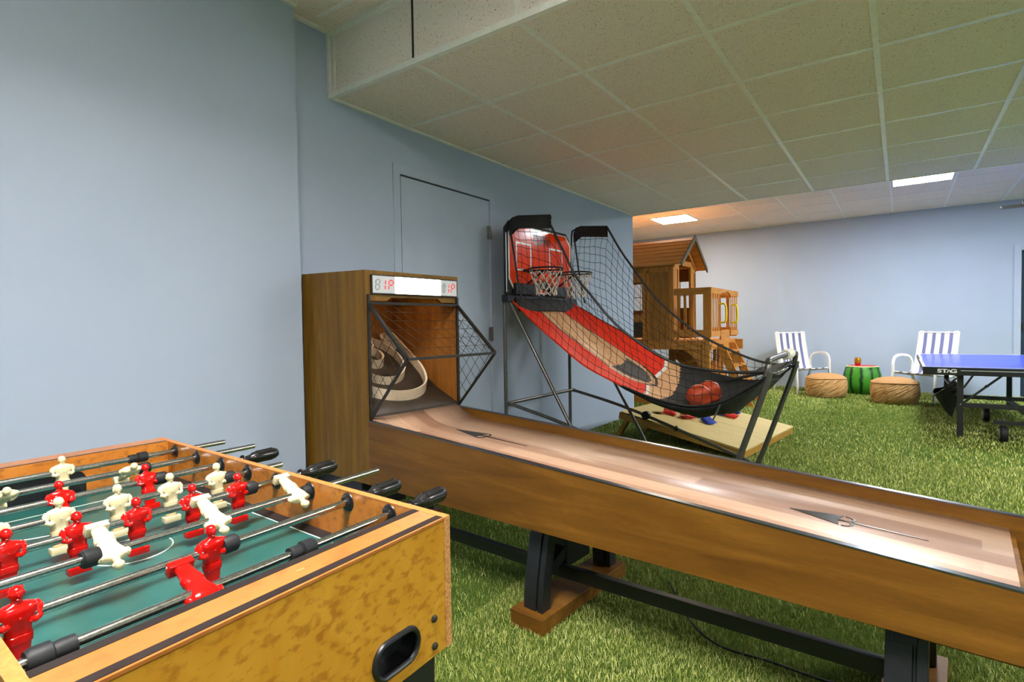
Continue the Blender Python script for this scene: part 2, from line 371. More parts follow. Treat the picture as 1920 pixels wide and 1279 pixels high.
# edge angles of the dropped ceiling
mb=MB(); mb.box((XW,YS-.006,HS-.006),(XR,YS+.022,HS+.022)); mb.box((XW,YS-.012,HU-.03),(XR,YS,HU)); mb.box((XW,YS-.010,HS+.02),(XW+.022,YS,HU-.03)); mb.box((XW+.055,YS-.006,HS+.03),(XW+.062,YS,HU-.03))
for x in GX[1:]: mb.box((x-.010,YS-.005,HS+.022),(x+.010,YS,HU-.03))
mb.box((XW,YS,HS-.008),(XW+.024,YE,HS)); mb.box((XW,YE-.02,HS-.006),(XR,YE+.006,HS+.02)); mb.box((XW,1.657,HU-.006),(XW+.03,YS-.012,HU)); mb.box((XL,YB,HU-.006),(XL+.024,1.657,HU))
mb.box((XFL,YF-.024,HU-.028),(XR,YF,HU-.02)); struct('trim_4',mb,M['tbar'])
struct('trim_5',bx(((-1.932,YS-.004,HS+.025),(-1.922,YS+.001,HU-.03))),M['tbar_dark'])
lab=['bright white rectangular panel light in the far ceiling above the striped chairs','warm glowing panel light in the far ceiling above the playhouse','panel light in the far ceiling near the right wall','panel light in the dropped ceiling at the right side','panel light in the high ceiling over the near end of the room','panel light in the high ceiling near the right wall']
for k,(x0,y0,x1,y1,z,st,c) in enumerate(PANELS):
    dz=RC if k==4 else 0
    t=thing('ceiling_light',lab[k],'ceiling light',((x0+x1)/2,(y0+y1)/2,z+dz),group='recessed ceiling panel lights'); a=(x1-x0)/2-.012; b=(y1-y0)/2-.012
    mb=MB(); mb.box((-a,-b,-.012),(a,-b+.02,.0)); mb.box((-a,b-.02,-.012),(a,b,.0)); mb.box((-a,-b+.02,-.012),(-a+.02,b-.02,.0)); mb.box((a-.02,-b+.02,-.012),(a,b-.02,.0)); mb.obj('frame',M['lightframe'],t,False)
    mb=MB(); mb.box((-a+.02,-b+.02,-.010),(a-.02,b-.02,-.001)); mb.obj('diffuser',emis('light_diffuser',c,st),t,False)
# ceiling mount at the right
t=thing('ceiling_bracket','grey metal bar bracket hanging from the ceiling at the right edge','bracket',(1.25,9.0,2.69))
mb=MB(); mb.box((-.03,-.03,-.2),(.03,.03,0)); mb.obj('drop_post',M['tubegrey'],t,False,.004)
mb=MB(); mb.box((-.24,-.02,-.27),(.6,.03,-.24)); mb.box((-.24,.06,-.25),(.6,.10,-.22)); mb.box((-.05,-.03,-.24),(.05,.10,-.2)); mb.obj('crossbar',M['tubegrey'],t,False,.004)

# ================= skee ball alley =================
SK=thing('alley_ball_machine','long walnut brown alley roller game with lit scoreboard cabinet and pale lane','arcade game',(-1.07,1.58,0),R(-4.48))
def ztop(s): return .652-.0565*(s+.93)
BW=.59; TB=.018; SE=1.62
# near and far lane side boards
for y0,nm in ((0,'side_panel'),(BW-TB,'side_panel')):
    mb=MB(); mb.prism([(-.93,y0,.352),(SE,y0,.375),(SE,y0,ztop(SE)-.004),(-.93,y0,ztop(-.93)-.004)],(0,TB,0)); mb.obj(nm,M['sk_side'],SK,False)
    mb=MB(); mb.prism([(-.93,y0-.001,ztop(-.93)-.004),(SE,y0-.001,ztop(SE)-.004),(SE,y0-.001,ztop(SE)),(-.93,y0-.001,ztop(-.93))],(0,TB+.002,0)); mb.obj('edge_trim',M['trim'],SK,False)
mb=MB(); mb.box((SE,0,.375),(SE+.02,BW,ztop(SE))); mb.obj('end_panel',M['sk_side'],SK,False)
mb=MB(); mb.box((-.93,TB,.36),(SE,BW-TB,.372)); mb.obj('bottom_panel',M['sk_side'],SK,False)
def lz(s): return .600-.0555*(s+.87)
# lane with curved jump ramp
prof=[(1.283,lz(1.283)),(-.72,lz(-.72))]+[(-.72-.21*t,lz(-.72)+.064*t**2.0) for t in (.2,.4,.6,.8,1)]
mb=MB(); n=len(prof)
for y in (TB,BW-TB):
    for s,z in prof: mb.V((s,y,z))
for k in range(n-1): mb.F((k,k+1,n+k+1,n+k))
o=mb.obj('lane',M['lane'],SK); solid(o,.01)
mb=MB(); mb.box((1.283,TB,.40),(1.295,BW-TB,lz(1.283)-.004)); mb.box((1.283,TB,.395),(SE,BW-TB,.405)); mb.obj('ball_return_tray',M['sk_side'],SK,False)
mb=MB(); mb.box((1.45,TB,.47),(SE,BW-TB,.482)); mb.obj('tray_cover',M['sk_side'],SK,False)
# arrow inlays
def arrow(s0,hl,ll,w):
    mb=MB(); yc=.30; z=lambda s: lz(s)+.0062
    def pl(pts):
        mb.prism([(s,y,z(s)-.001) for s,y in pts],(0,0,.0016))
    pl([(s0,yc),(s0+hl,yc-w/2),(s0+hl*.93,yc),(s0+hl,yc+w/2)])
    for sg in (-1,1):
        pts=[]
        for k in range(19):
            a=PI*1.45*k/18; rr=w*.30*(1-.42*k/18); pts.append((s0+hl+.006+rr*math.sin(a)*1.1,yc+sg*(w*.22+rr*math.cos(a)-w*.02)))
        for (a,b) in zip(pts,pts[1:]):
            dx,dy=b[0]-a[0],b[1]-a[1]; L=math.hypot(dx,dy) or 1; nx,ny=-dy/L*.0035,dx/L*.0035
            pl([(a[0]-nx,a[1]-ny),(b[0]-nx,b[1]-ny),(b[0]+nx,b[1]+ny),(a[0]+nx,a[1]+ny)])
    pl([(s0+hl+.03,yc-.005),(s0+hl+.03,yc+.005),(s0+hl+ll,yc+.001),(s0+hl+ll,yc-.001)])
    mb.obj('arrow_inlay',M['ink'],SK,False)
arrow(-.66,.165,.26,.085); arrow(.78,.135,.20,.085)
# cabinet
CB=-1.485; CF=-.93; CT=1.347
cab=bpy.data.objects.new('cabinet',None)
mb=MB()
def cz(s): return CT+.018*(CF-s)/.555
for y0 in (0,BW-TB): mb.prism([(CB,y0,.345),(CF,y0,.352),(CF,y0,CT),(CB,y0,cz(CB))],(0,TB,0))
c=mb.obj('cabinet_sides',M['sk_cab'],SK,False)
mb=MB(); mb.prism([(CB,TB,cz(CB)-.018),(CF,TB,CT-.018),(CF,TB,CT),(CB,TB,cz(CB))],(0,BW-2*TB,0)); mb.obj('cabinet_top',M['sk_cab'],SK,False)
mb=MB(); mb.box((CB,TB,.36),(CB+.012,BW-TB,cz(CB)-.018)); mb.box((CB+.012,BW-TB-.004,.62),(CF-.001,BW-TB-.0005,1.2)); mb.box((CB+.012,TB+.0005,.62),(CF-.001,TB+.004,1.2)); mb.obj('inner_walls',M['sk_in'],SK,False)
mb=MB(); mb.box((CB+.012,TB,.36),(CF,BW-TB,.372)); mb.obj('cabinet_floor',M['sk_cab'],SK,False)
# header with notch
mb=MB(); y0,y1=TB,BW-TB; h=[(y0,CT-.018),(y1,CT-.018),(y1,1.206),(y1-.10,1.206),(y1-.13,1.224),(y0+.13,1.224),(y0+.10,1.206),(y0,1.206)]
mb.prism([(CF-.018,y,z) for y,z in h],(.018,0,0)); mb.obj('header_panel',M['sk_cab'],SK,False)
mb=MB(); mb.box((CF-.12,TB,1.224),(CF-.018,BW-TB,1.232)); mb.obj('header_shelf',M['sk_in'],SK,False)
# scoreboard
mb=MB(); mb.box((CF-.001,.026,1.236),(CF+.012,.574,1.328)); sb=mb.obj('scoreboard_frame',M['black'],SK,False,.002)
mb=MB(); mb.box((CF+.012,.032,1.242),(CF+.0145,.160,1.322)); mb.obj('score_window',M['disp'],sb,False)
mb=MB(); mb.box((CF+.012,.452,1.242),(CF+.0145,.568,1.322)); mb.obj('score_window',M['disp'],sb,False)
mb=MB(); mb.box((CF+.012,.160,1.242),(CF+.0155,.452,1.322)); mb.obj('lit_panel',M['marq'],sb,False)
def seg(y,z,w,h,segs,mat,name):
    mb=MB(); t=.006; x=CF+.0146; sl=.10
    S={'a':((0,h),(w,h)),'g':((0,h/2),(w,h/2)),'d':((0,0),(w,0)),'f':((0,h/2),(0,h)),'e':((0,0),(0,h/2)),'b':((w,h/2),(w,h)),'c':((w,0),(w,h/2))}
    for k in segs:
        (a,b),(c,d)=S[k]; p=(x,y+a+b*sl,z+b); q=(x,y+c+d*sl,z+d)
        dd=(Vector(q)-Vector(p)).normalized()*.003; mb.bar(Vector(p)+dd,Vector(q)-dd,t,.0016,(1,0,0))
    mb.obj(name,mat,sb,False)
for yo in (.028,.435):
    if yo<.1: seg(.045,1.258,.022,.046,'abcdefg',M['ghost'],'unlit_digit'); seg(.100,1.258,.006,.046,'f e'.replace(' ',''),M['digit'],'digit'); seg(.120,1.258,.024,.046,'abefg',M['digit'],'digit')
    else: seg(.466,1.258,.014,.046,'abcdefg',M['ghost'],'unlit_digit'); seg(.508,1.258,.004,.046,'fe',M['digit'],'digit'); seg(.526,1.258,.022,.046,'abefg',M['digit'],'digit')
# small lamp inside the top of the cabinet
mb=MB(); mb.box((CF-.30,.2,1.318),(CF-.10,.39,1.326)); mb.obj('cabinet_lamp',emis('warm_cabinet_lamp',(1,.6,.3),1.6),SK,False)
# target board
def bz(s): return .668+(CF-s)*(.45 if s>-1.16 else .45)+max(0,-1.10-s)*.25
mb=MB(); ss=[CF,-1.0,-1.06,-1.10,-1.2,-1.3,-1.4,CB+.014]
for s in ss:
    for y in (TB+.004,BW-TB-.004): mb.V((s,y,bz(s)))
for k in range(len(ss)-1): mb.F((2*k,2*k+1,2*k+3,2*k+2))
o=mb.obj('target_board',M['board'],SK); solid(o,.012)
mb=MB(); mb.box((CF-.004,TB,.60),(CF,BW-TB,.674)); mb.obj('ramp_end',M['board'],SK,False)
def ring(path,h,name='target_ring',closed=False):
    mb=MB(); n=len(path); t=.006; inner=[];outer=[]
    for k,(s,y) in enumerate(path):
        a=path[(k-1)%n] if (closed or k) else path[0]; b=path[(k+1)%n] if (closed or k<n-1) else path[-1]
        d=Vector((b[0]-a[0],b[1]-a[1])).normalized(); nn=Vector((-d.y,d.x))*t
        z=bz(s)+.006
        inner.append((mb.V((s+nn.x,y+nn.y,z-.01)),mb.V((s+nn.x+h*.28,y+nn.y,z+h)))); outer.append((mb.V((s-nn.x,y-nn.y,z-.01)),mb.V((s-nn.x+h*.28,y-nn.y,z+h))))
    rng=range(n) if closed else range(n-1)
    for k in rng:
        j=(k+1)%n
        mb.mi=0; mb.F((inner[k][0],inner[j][0],inner[j][1],inner[k][1])); mb.F((outer[k][0],outer[k][1],outer[j][1],outer[j][0]))
        mb.mi=1; mb.F((inner[k][1],inner[j][1],outer[j][1],outer[k][1]))
    mb.obj(name,[M['ring'],M['ringedge']],SK)
yc=BW/2
ring([(-1.46,yc-.25),(-1.35,yc-.25)]+[(-1.245+.235*math.sin(a),yc-.25*math.cos(a)) for a in [PI*k/24 for k in range(25)]]+[(-1.35,yc+.25),(-1.46,yc+.25)],.05)
ring([(-1.30+.155*math.cos(a),yc+.17*math.sin(a)) for a in [2*PI*k/36 for k in range(36)]],.04,closed=True)
for s,y in ((-1.31,yc),(-1.40,yc-.0)): ring([(s+.052*math.cos(a),y+.06*math.sin(a)) for a in [2*PI*k/24 for k in range(24)]],.045,closed=True)
for y in (TB+.07,BW-TB-.07): ring([(-1.43+.04*math.cos(a),y+.05*math.sin(a)) for a in [2*PI*k/20 for k in range(20)]],.04,closed=True)
for s,y in ((-1.075,yc),(-1.205,yc),(-1.31,yc)):
    mb=MB(); mb.M=Matrix.Translation((s,y,bz(s)+.0068))@Matrix.Rotation(math.atan(.55),4,'Y'); mb.lathe([(.001,0),(.036,0),(.036,.001),(.001,.001)],24,sy=1.3); mb.obj('ball_hole',M['black'],SK)
# wire cage
A0=lambda y:(CF+.004,y,1.194); A1=lambda y:(-.655,y,.942); A2=lambda y:(CF+.004,y,.655)
YC=(.012,BW-.012)
for y in YC:
    mb=MB(); mb.bar(A0(y),A1(y),.014,.014,(0,1,0)); mb.bar(A1(y),A2(y),.009,.012,(0,1,0)); mb.bar((CF+.004,y,.655),(CF+.004,y,1.235),.014,.012,(0,1,0)); mb.obj('cage_side_frame',M['frame_blk'],SK,False)
mb=MB(); mb.bar(A1(YC[0]),A1(YC[1]),.014,.012); mb.obj('cage_crossbar',M['frame_blk'],SK,False)
mb=MB(); mb.bar(A0(YC[0]),A0(YC[1]),.014,.012); mb.obj('cage_crossbar',M['frame_blk'],SK,False)
mb=MB()   # top mesh
P00,P01,P10,P11=[Vector(p) for p in (A0(YC[0]),A0(YC[1]),A1(YC[0]),A1(YC[1]))]
for k in range(1,6): t=k/6; mb.tube([P00.lerp(P10,t),P01.lerp(P11,t)],.0011,5)
for k in range(0,12):
    a=k/9-.34; b=a+.34
    t0=0 if a>=0 else -a/.34; t1=1 if b<=1 else (1-a)/.34
    if t1<=t0: continue
    q=lambda t,al: P00.lerp(P10,t).lerp(P01.lerp(P11,t),al)
    mb.tube([q(t0,a+.34*t0),q(t1,a+.34*t1)],.0011,5)
mb.obj('top_wire_mesh',M['wire'],SK)
for y in YC:   # side diamond mesh
    mb=MB(); tri=[Vector((A0(y)[0],A0(y)[2])),Vector((A1(y)[0],A1(y)[2])),Vector((A2(y)[0],A2(y)[2]))]
    for sg in (-1,1):
        for k in range(-16,17):
            d=Vector((.62,sg*.78)).normalized(); nrm=Vector((-d.y,d.x)); c0=k*.052; hits=[]
            base=Vector((-.83,.93))+nrm*c0
            for i in range(3):
                a,b=tri[i],tri[(i+1)%3]; e=b-a; den=d.x*e.y-d.y*e.x
                if abs(den)<1e-9: continue
                w_=a-base; t=(w_.x*e.y-w_.y*e.x)/den; u=(w_.x*d.y-w_.y*d.x)/den
                if 0<=u<=1: hits.append(t)
            if len(hits)>=2:
                p=base+d*min(hits); q=base+d*max(hits); mb.tube([(p.x,y,p.y),(q.x,y,q.y)],.0013,5)
    mb.obj('side_wire_mesh',M['frame_blk'],SK)
# trestles
def trestle(s):
    mb=MB(); mb.box((s-.072,-.015,.008),(s+.072,.58,.06)); mb.box((s-.072,-.015,0),(s+.072,.07,.008)); mb.box((s-.072,.50,0),(s+.072,.58,.008)); fb=mb.obj('foot_beam',M['sk_side'],SK,False,.003)
    for sg in (0,1):
        prof=[]
        for k in range(9):
            t=k/8; yy=.02+.05*math.sin(t*PI*.5)**1.0*t; prof.append((yy,.06+.30*t))
        pts=[(y,z) for y,z in prof]+[(y+.05,z) for y,z in prof[::-1]]
        if sg: pts=[(.565-y,z) for y,z in pts]
        mb=MB(); mb.prism([(s-.038,y,z) for y,z in pts],(.054,0,0)); mb.prism([(s+.016,y+.008,z) for y,z in pts],(.008,0,0)); mb.prism([(s+.024,y,z) for y,z in pts],(.022,0,0)); mb.obj('leg',M['blackmetal'],SK,False,.002)
    mb=MB(); mb.bar((s,.06,.16),(s,.50,.34),.04,.05,(1,0,0)); mb.bar((s,.50,.16),(s,.06,.34),.04,.05,(1,0,0)); mb.box((s-.03,.20,.16),(s+.03,.36,.30)); mb.obj('cross_brace',M['blackmetal'],SK,False,.002)
for s in (0.0,1.08,-1.15): trestle(s)
mb=MB(); mb.bar((-1.15,.18,.155),(0,.18,.155),.03,.045); mb.obj('stretcher',M['blackmetal'],SK,False,.002)
mb=MB(); mb.bar((0,.18,.155),(1.10,.18,.185),.03,.045); mb.obj('stretcher',M['blackmetal'],SK,False,.002)
mb=MB(); mb.box((-1.42,.02,.27),(-1.02,.56,.36)); mb.obj('control_box',M['black'],SK,False,.004)
# power cord on the turf
mb=MB(); wp=lambda s,y,z=.012:(-1.07+s*math.cos(R(-4.48))-y*math.sin(R(-4.48)),1.58+s*math.sin(R(-4.48))+y*math.cos(R(-4.48)),z)
mb.tube(smoothpts([wp(.25,.62),wp(.42,.40),wp(.56,.30),wp(.72,.31),wp(.95,.33),wp(1.2,.5),wp(1.5,.8)],6),.004,6)
tag(mb.obj('power_cord',M['rubber']),'thin black power cord snaking on the turf under the long lane','cord')

# ================= foosball table =================
FT=thing('foosball_table','yellow burl foosball table with green field at the lower left','foosball table',(-.573,.629,0),R(-1.6))
ZT=.785; ZR=.765; ZF=.690; FW=.512
def sh(x,y): return x-y*.078*(1+.45*x/1.09)+0.0     # slight out-of-square of the frame
def P3(x,y,z): return (sh(x,y),y,z)
def qbox(mb,x0,x1,y0,y1,z0,z1):
    c=[(x0,y0),(x1,y0),(x1,y1),(x0,y1)]; i=[mb.V(P3(x,y,z)) for z in (z0,z1) for x,y in c]
    for q in ((0,3,2,1),(4,5,6,7),(0,1,5,4),(1,2,6,5),(2,3,7,6),(3,0,4,7)): mb.F([i[k] for k in q])
ZB=.582; XF=-1.092; TS=.013
# long side panels with rod holes shown by bushings
for (ya,yb) in ((-TS,0),(-FW,-FW+TS)):
    mb=MB(); qbox(mb,XF,0,ya,yb,ZB,ZT-.001); sp=mb.obj('side_panel',M['burl_side'],FT,False)
    mb=MB(); qbox(mb,XF,0,ya-.0004,yb+.0004,ZT-.001,ZT+.0004); mb.obj('raw_top_edge',M['edge'],sp,False)
    mb=MB(); qbox(mb,0,.0006,ya,yb,ZB,ZT-.001); mb.obj('raw_end_edge',M['chip'],sp,False)
# end panels
mb=MB(); ya,yb=-FW+TS,-TS
oc=(-.119,.628); 
def apron():
    # apron with an oval ball-return opening, built as a ring of quads
    mb=MB(); y0,y1,z0,z1=ya,yb,ZB,ZT-.005; cx,cz_=oc; n=40; hole=[];outer=[]
    for k in range(n):
        a=2*PI*k/n; dx=math.cos(a); dz=math.sin(a)
        hy=cx+(.020 if dx>0 else -.020)*(abs(dx)>.001)+dx*.020; hz=cz_+dz*.022
        hole.append((hy,hz))
        ts=[]
        if dx>1e-6: ts.append((y1-cx)/dx)
        if dx<-1e-6: ts.append((y0-cx)/dx)
        if dz>1e-6: ts.append((z1-cz_)/dz)
        if dz<-1e-6: ts.append((z0-cz_)/dz)
        t=min(ts); outer.append((cx+dx*t,cz_+dz*t))
    for X in (0.0,-.016):
        pass
    H=[[mb.V(P3(X,y,z)) for y,z in hole] for X in (-.0005,-.016)]; O=[[mb.V(P3(X,y,z)) for y,z in outer] for X in (-.0005,-.016)]
    C=[[mb.V(P3(X,y,z)) for y,z in ((y1,z1),(y0,z1),(y0,z0),(y1,z0))] for X in (-.0005,-.016)]
    for k in range(n):
        j=(k+1)%n
        for q in (0,1): mb.F((H[q][k],O[q][k],O[q][j],H[q][j]))
        mb.F((H[0][k],H[0][j],H[1][j],H[1][k]))
        # corner triangles
        (ay,az),(by,bz_)=outer[k],outer[j]
        if abs(ay-by)>1e-6 and abs(az-bz_)>1e-6:
            ci=[i for i,(yy,zz) in enumerate(((y1,z1),(y0,z1),(y0,z0),(y1,z0))) if (abs(yy-ay)<1e-6 or abs(yy-by)<1e-6) and (abs(zz-az)<1e-6 or abs(zz-bz_)<1e-6)]
            for q in (0,1): mb.F((O[q][k],C[q][ci[0]],O[q][j]))
    return mb
ap=apron().obj('end_panel',M['burl'],FT,False)
mb=MB(); n=40
pts=[]
for k in range(n):
    a=2*PI*k/n; dx=math.cos(a); dz=math.sin(a); y=oc[0]+(.020 if dx>0 else -.020)*(abs(dx)>.001)+dx*.0215; z=oc[1]+dz*.0235; pts.append(P3(.0012,y,z))
mb.tube(pts,.0042,8,closed=True)
def cupf():
    for X in (0,-.03):
        for k in range(n): 
            a=2*PI*k/n; dx=math.cos(a); dz=math.sin(a); yield P3(X,oc[0]+(.020 if dx>0 else -.020)*(abs(dx)>.001)+dx*.0198,oc[1]+dz*.0218)
base=len(mb.v)
for p in cupf(): mb.V(p)
for k in range(n): mb.F((base+k,base+(k+1)%n,base+n+(k+1)%n,base+n+k))
mb.F([base+n+k for k in range(n)])
mb.obj('ball_return_cup',M['black'],ap)
for z in (.640,.598):
    mb=MB(); mb.M=Matrix.Translation(P3(0,-.041,z)); mb.lathe([(.001,0),(.0058,0),(.0058,.0028),(.003,.0042),(.001,.0042)],6,ax='x'); mb.obj('hex_bolt',M['tubedark'],ap)
mb=MB(); qbox(mb,XF,XF+.012,ya,yb,ZB,ZT-.002); mb.obj('end_panel',M['burl'],FT,False)
# top rails at the ends, with inlay strips
for nm,x0,x1 in (('top_rail',-.066,0),('top_rail',XF,XF+.066)):
    mb=MB(); qbox(mb,x0,x1,ya,yb,ZT-.004 if x1==0 else ZT-.018,ZT); tr=mb.obj(nm,M['burl_top'],FT,False)
    e=.0006
    strips=((-.0165,-.0035),(-.0665,-.055)) if x1==0 else ((XF+.058,XF+.066),)
    for a,b in strips:
        mb=MB(); qbox(mb,a,b-0.0,ya+.0,yb,ZT-.001,ZT+e); mb.obj('inlay_strip',M['inlay'],tr,False)
    mb=MB(); xi=x0-.004 if x1==0 else x1; qbox(mb,xi,xi+.004,ya,yb,ZF,ZT); mb.obj('inner_end_wall',M['inlay' if x1==0 else 'burl_side'],tr,False)
mb=MB(); mb.M=Matrix.Translation(P3(-.036,-.245,ZT+.0003)); mb.ell((0,0,0),(.0025,.006,.0004)); mb.obj('screw_mark',M['chip'],FT)
# goal mouth on the far end
mb=MB(); g=[(-.40,ZF+.002),(-.195,ZF+.002),(-.195,ZF+.046),(-.203,ZF+.057),(-.213,ZF+.060),(-.387,ZF+.060),(-.397,ZF+.057),(-.40,ZF+.046)]
mb.prism([P3(XF+.0705,y,z) for y,z in g],(.0012,0,0)); mb.obj('goal_mouth',M['black'],FT,False)
# playfield
mb=MB(); qbox(mb,XF+.01,-.01,-FW+TS,-TS,ZF-.006,ZF); fld=mb.obj('playfield',M['field'],FT,False)
def ln(a,b,w=.0022): 
    return MB().bar((a[0],a[1],ZF+.0004),(b[0],b[1],ZF+.0004),w,.0006)
mb=MB(); y0,y1=-FW+.031,-.031
for p,q in (((-.98,y1),(-.12,y1)),((-.98,y0),(-.12,y0)),((XF+.07,-.150),(-.93,-.150)),((XF+.07,-.40),(-.93,-.40)),((-.93,-.150),(-.93,-.40)),((-.545,y0),(-.545,y1))):
    if p[0]==-.545: continue
    mb.bar(P3(p[0],p[1],ZF+.0004),P3(q[0],q[1],ZF+.0004),.0022,.0006)
mb.tube([P3(-.548+.062*math.cos(a),-.256+.062*math.sin(a),ZF+.0002) for a in [2*PI*k/48 for k in range(48)]],.0011,4,closed=True)
mb.tube([P3(-.80+.04*math.cos(a)*1,-.275+.10*math.sin(a),ZF+.0002) for a in [-PI/2+PI*k/20 for k in range(21)]],.001,4)
mb.obj('field_lines',M['line'],fld,False)
mb=MB()
for yy0,yy1 in ((-.028,-TS),(-FW+TS,-FW+.028)):
    c=[(XF+.07,yy0),(-.07,yy0),(-.07,yy1),(XF+.07,yy1)]
    hi=.007
    zz=[ZF+.0008,ZF+.0008,ZF+hi,ZF+hi] if yy0>-.1 else [ZF+hi,ZF+hi,ZF+.0008,ZF+.0008]
    i=[mb.V(P3(x,y,z)) for (x,y),z in zip(c,zz)]; mb.F(i)
mb.obj('side_bank',M['inlay'],fld,False)
mb=MB(); 
for (x,y) in ((-.06,-.045),(-.06,-FW+.05),(XF+.08,-.045),(XF+.08,-FW+.05)): mb.box((sh(x,y)-.035,y-.035,0),(sh(x,y)+.02,y+.035,ZB+.02)) if False else None
for (x,y) in ((-.055,-.05),(-.055,-FW+.055),(XF+.06,-.05),(XF+.06,-FW+.055)):
    mb=MB(); mb.box((sh(x,y)-.032,y-.032,0),(sh(x,y)+.032,y+.032,ZB)); mb.obj('leg',M['blackmetal'],FT,False,.003)
mb=MB(); qbox(mb,XF+.012,-.016,-FW+TS,-TS,ZB,ZB+.008); mb.obj('underside',M['black'],FT,False)
# a player figure
def figure_mesh(mat,nm):
    mb=MB(); S=.94
    prof=[(-.052,.0100,.0060),(-.046,.0104,.0060),(-.036,.0114,.0068),(-.030,.0120,.0072),(-.0290,.0136,.0082),(-.020,.0142,.0084),(-.0195,.0128,.0076),(-.012,.0128,.0076),(-.006,.0142,.0084),(.000,.0162,.0094),(.007,.0186,.0098),(.012,.0190,.0090),(.0155,.0165,.0078),(.0175,.0105,.0062),(.0190,.0055,.0052),(.0225,.0046,.0048)]
    rings=[]
    for z,a,b in prof:
        ring=[]
        for j in range(20):
            t=2*PI*j/20; cx,cy=math.cos(t),math.sin(t); p=.72   # rounded-box section
            yy=math.copysign(abs(cx)**p,cx)*a; xx=math.copysign(abs(cy)**p,cy)*b
            if z<-.006: xx*=1-.22*math.exp(-(yy/.0028)**2)      # groove between the legs
            ring.append(mb.V((xx*S,yy*S,z*S)))
        rings.append(ring)
    for A,B in zip(rings,rings[1:]):
        for j in range(20): mb.F((A[j],A[(j+1)%20],B[(j+1)%20],B[j]))
    mb.F(rings[0][::-1]); mb.F(rings[-1])
    mb.ell((.0006,0,.0292*S),(.0076*S,.0068*S,.0088*S),14,10)      # head
    mb.ell((-.0010,0,.0318*S),(.0080*S,.0074*S,.0066*S),14,7)      # hair
    mb.ell((.0078*S,0,.0278*S),(.0014,.0012,.0020),6,5)            # nose
    mb.ell((.0066*S,0,.0235*S),(.0016,.0022,.0010),6,5)            # chin
    for sg in (-1,1):
        mb.ell((.0062*S,sg*.0028*S,.0305*S),(.0012,.0012,.0009),6,5)
        mb.ell((.0,sg*.0072*S,.0285*S),(.0018,.0012,.0024),6,5)    # ears
        mb.tube([(-.0005,sg*.0160*S,.0128*S),(.0003,sg*.0186*S,.0080*S),(.0010,sg*.0192*S,.0020*S),(.0040,sg*.0182*S,-.0040*S),(.0074,sg*.0140*S,-.0055*S),(.0090,sg*.0095*S,-.0030*S)],.004,10,rs=[.0046,.0056,.0054,.0046,.0036,.0030])
    mb.box((-.0060,-.0145,-.0625*S),(.0095,.0145,-.0515*S))
    mb.ell((.0098*S,.0005,.001),(.0012,.0016,.0016),6,5)
    return mb.mesh(nm,mat,True,.0012)
FM={'w':figure_mesh(M['fig_w'],'player_cream'),'r':figure_mesh(M['fig_r'],'player_red')}
mbb=MB(); mbb.lathe([(.0062,-.011),(.0118,-.011),(.0128,-.009),(.0128,.008),(.0105,.011),(.0062,.011)],18,ax='y'); BM=mbb.mesh('bumper',M['rubber'])
mbb=MB(); mbb.lathe([(.0062,-.022),(.0100,-.022),(.0104,-.010),(.0092,-.004),(.0128,-.002),(.0128,.014),(.0108,.018),(.0062,.018)],18,ax='y'); BM2=mbb.mesh('bumper',M['rubber'])
mbb=MB(); pr_=[(.0055,.0),(.0110,.001),(.0118,.004),(.0072,.008),(.0078,.018),(.0088,.024),(.0118,.030),(.0125,.050),(.0126,.075),(.0118,.086),(.0085,.093),(.002,.095)]; pr_=[(r*1.12 if z>.02 else r,z) for r,z in pr_]
mbb.lathe(pr_,18,ax='y')
for k in range(8):
    a=2*PI*k/8; mbb.tube([(math.cos(a)*.0134,.036,math.sin(a)*.0134),(math.cos(a)*.0140,.080,math.sin(a)*.0140)],.0020,5)
HM=mbb.mesh('handle',M['grip'])
mbb=MB(); mbb.lathe([(.0066,-.003),(.0165,-.003),(.0175,-.001),(.0160,.0012),(.0105,.003),(.0100,.007),(.0066,.007)],20,ax='y'); GM=mbb.mesh('bushing',M['black'])
HX=[-.974,-.848,-.722,-.599,-.481,-.361,-.241,-.127]
# per rod: figures (kind, y, angle), bumpers(y,type,flip), far end y, handle?
RODS=[([('w',-.251,0)],[(-.098,2,0),(-.40,2,1)],.115,False),
 ([('w',-.160,62),('w',-.374,62)],[(-.130,1,0),(-.405,1,1)],.135,False),
 ([('r',-.169,-14),('r',-.315,-14),('r',-.455,-14)],[(-.143,1,0),(-.482,1,1)],.040,True),
 ([('w',-.081,0),('w',-.172,0),('w',-.261,0),('w',-.347,0),('w',-.433,0)],[(-.056,1,0),(-.458,1,1)],.068,False),
 ([('r',-.096,0),('r',-.181,0),('r',-.271,0),('r',-.353,0),('r',-.436,0)],[(-.070,1,0),(-.462,1,1)],.045,True),
 ([('w',-.042,118),('w',-.195,118),('w',-.345,118)],[(-.0185,1,0),(-.370,1,1)],.160,False),
 ([('r',-.258,0),('r',-.471,0)],[(-.232,1,0)],.025,True),
 ([('r',-.323,112)],[(-.182,2,0),(-.470,2,1)],.038,True)]
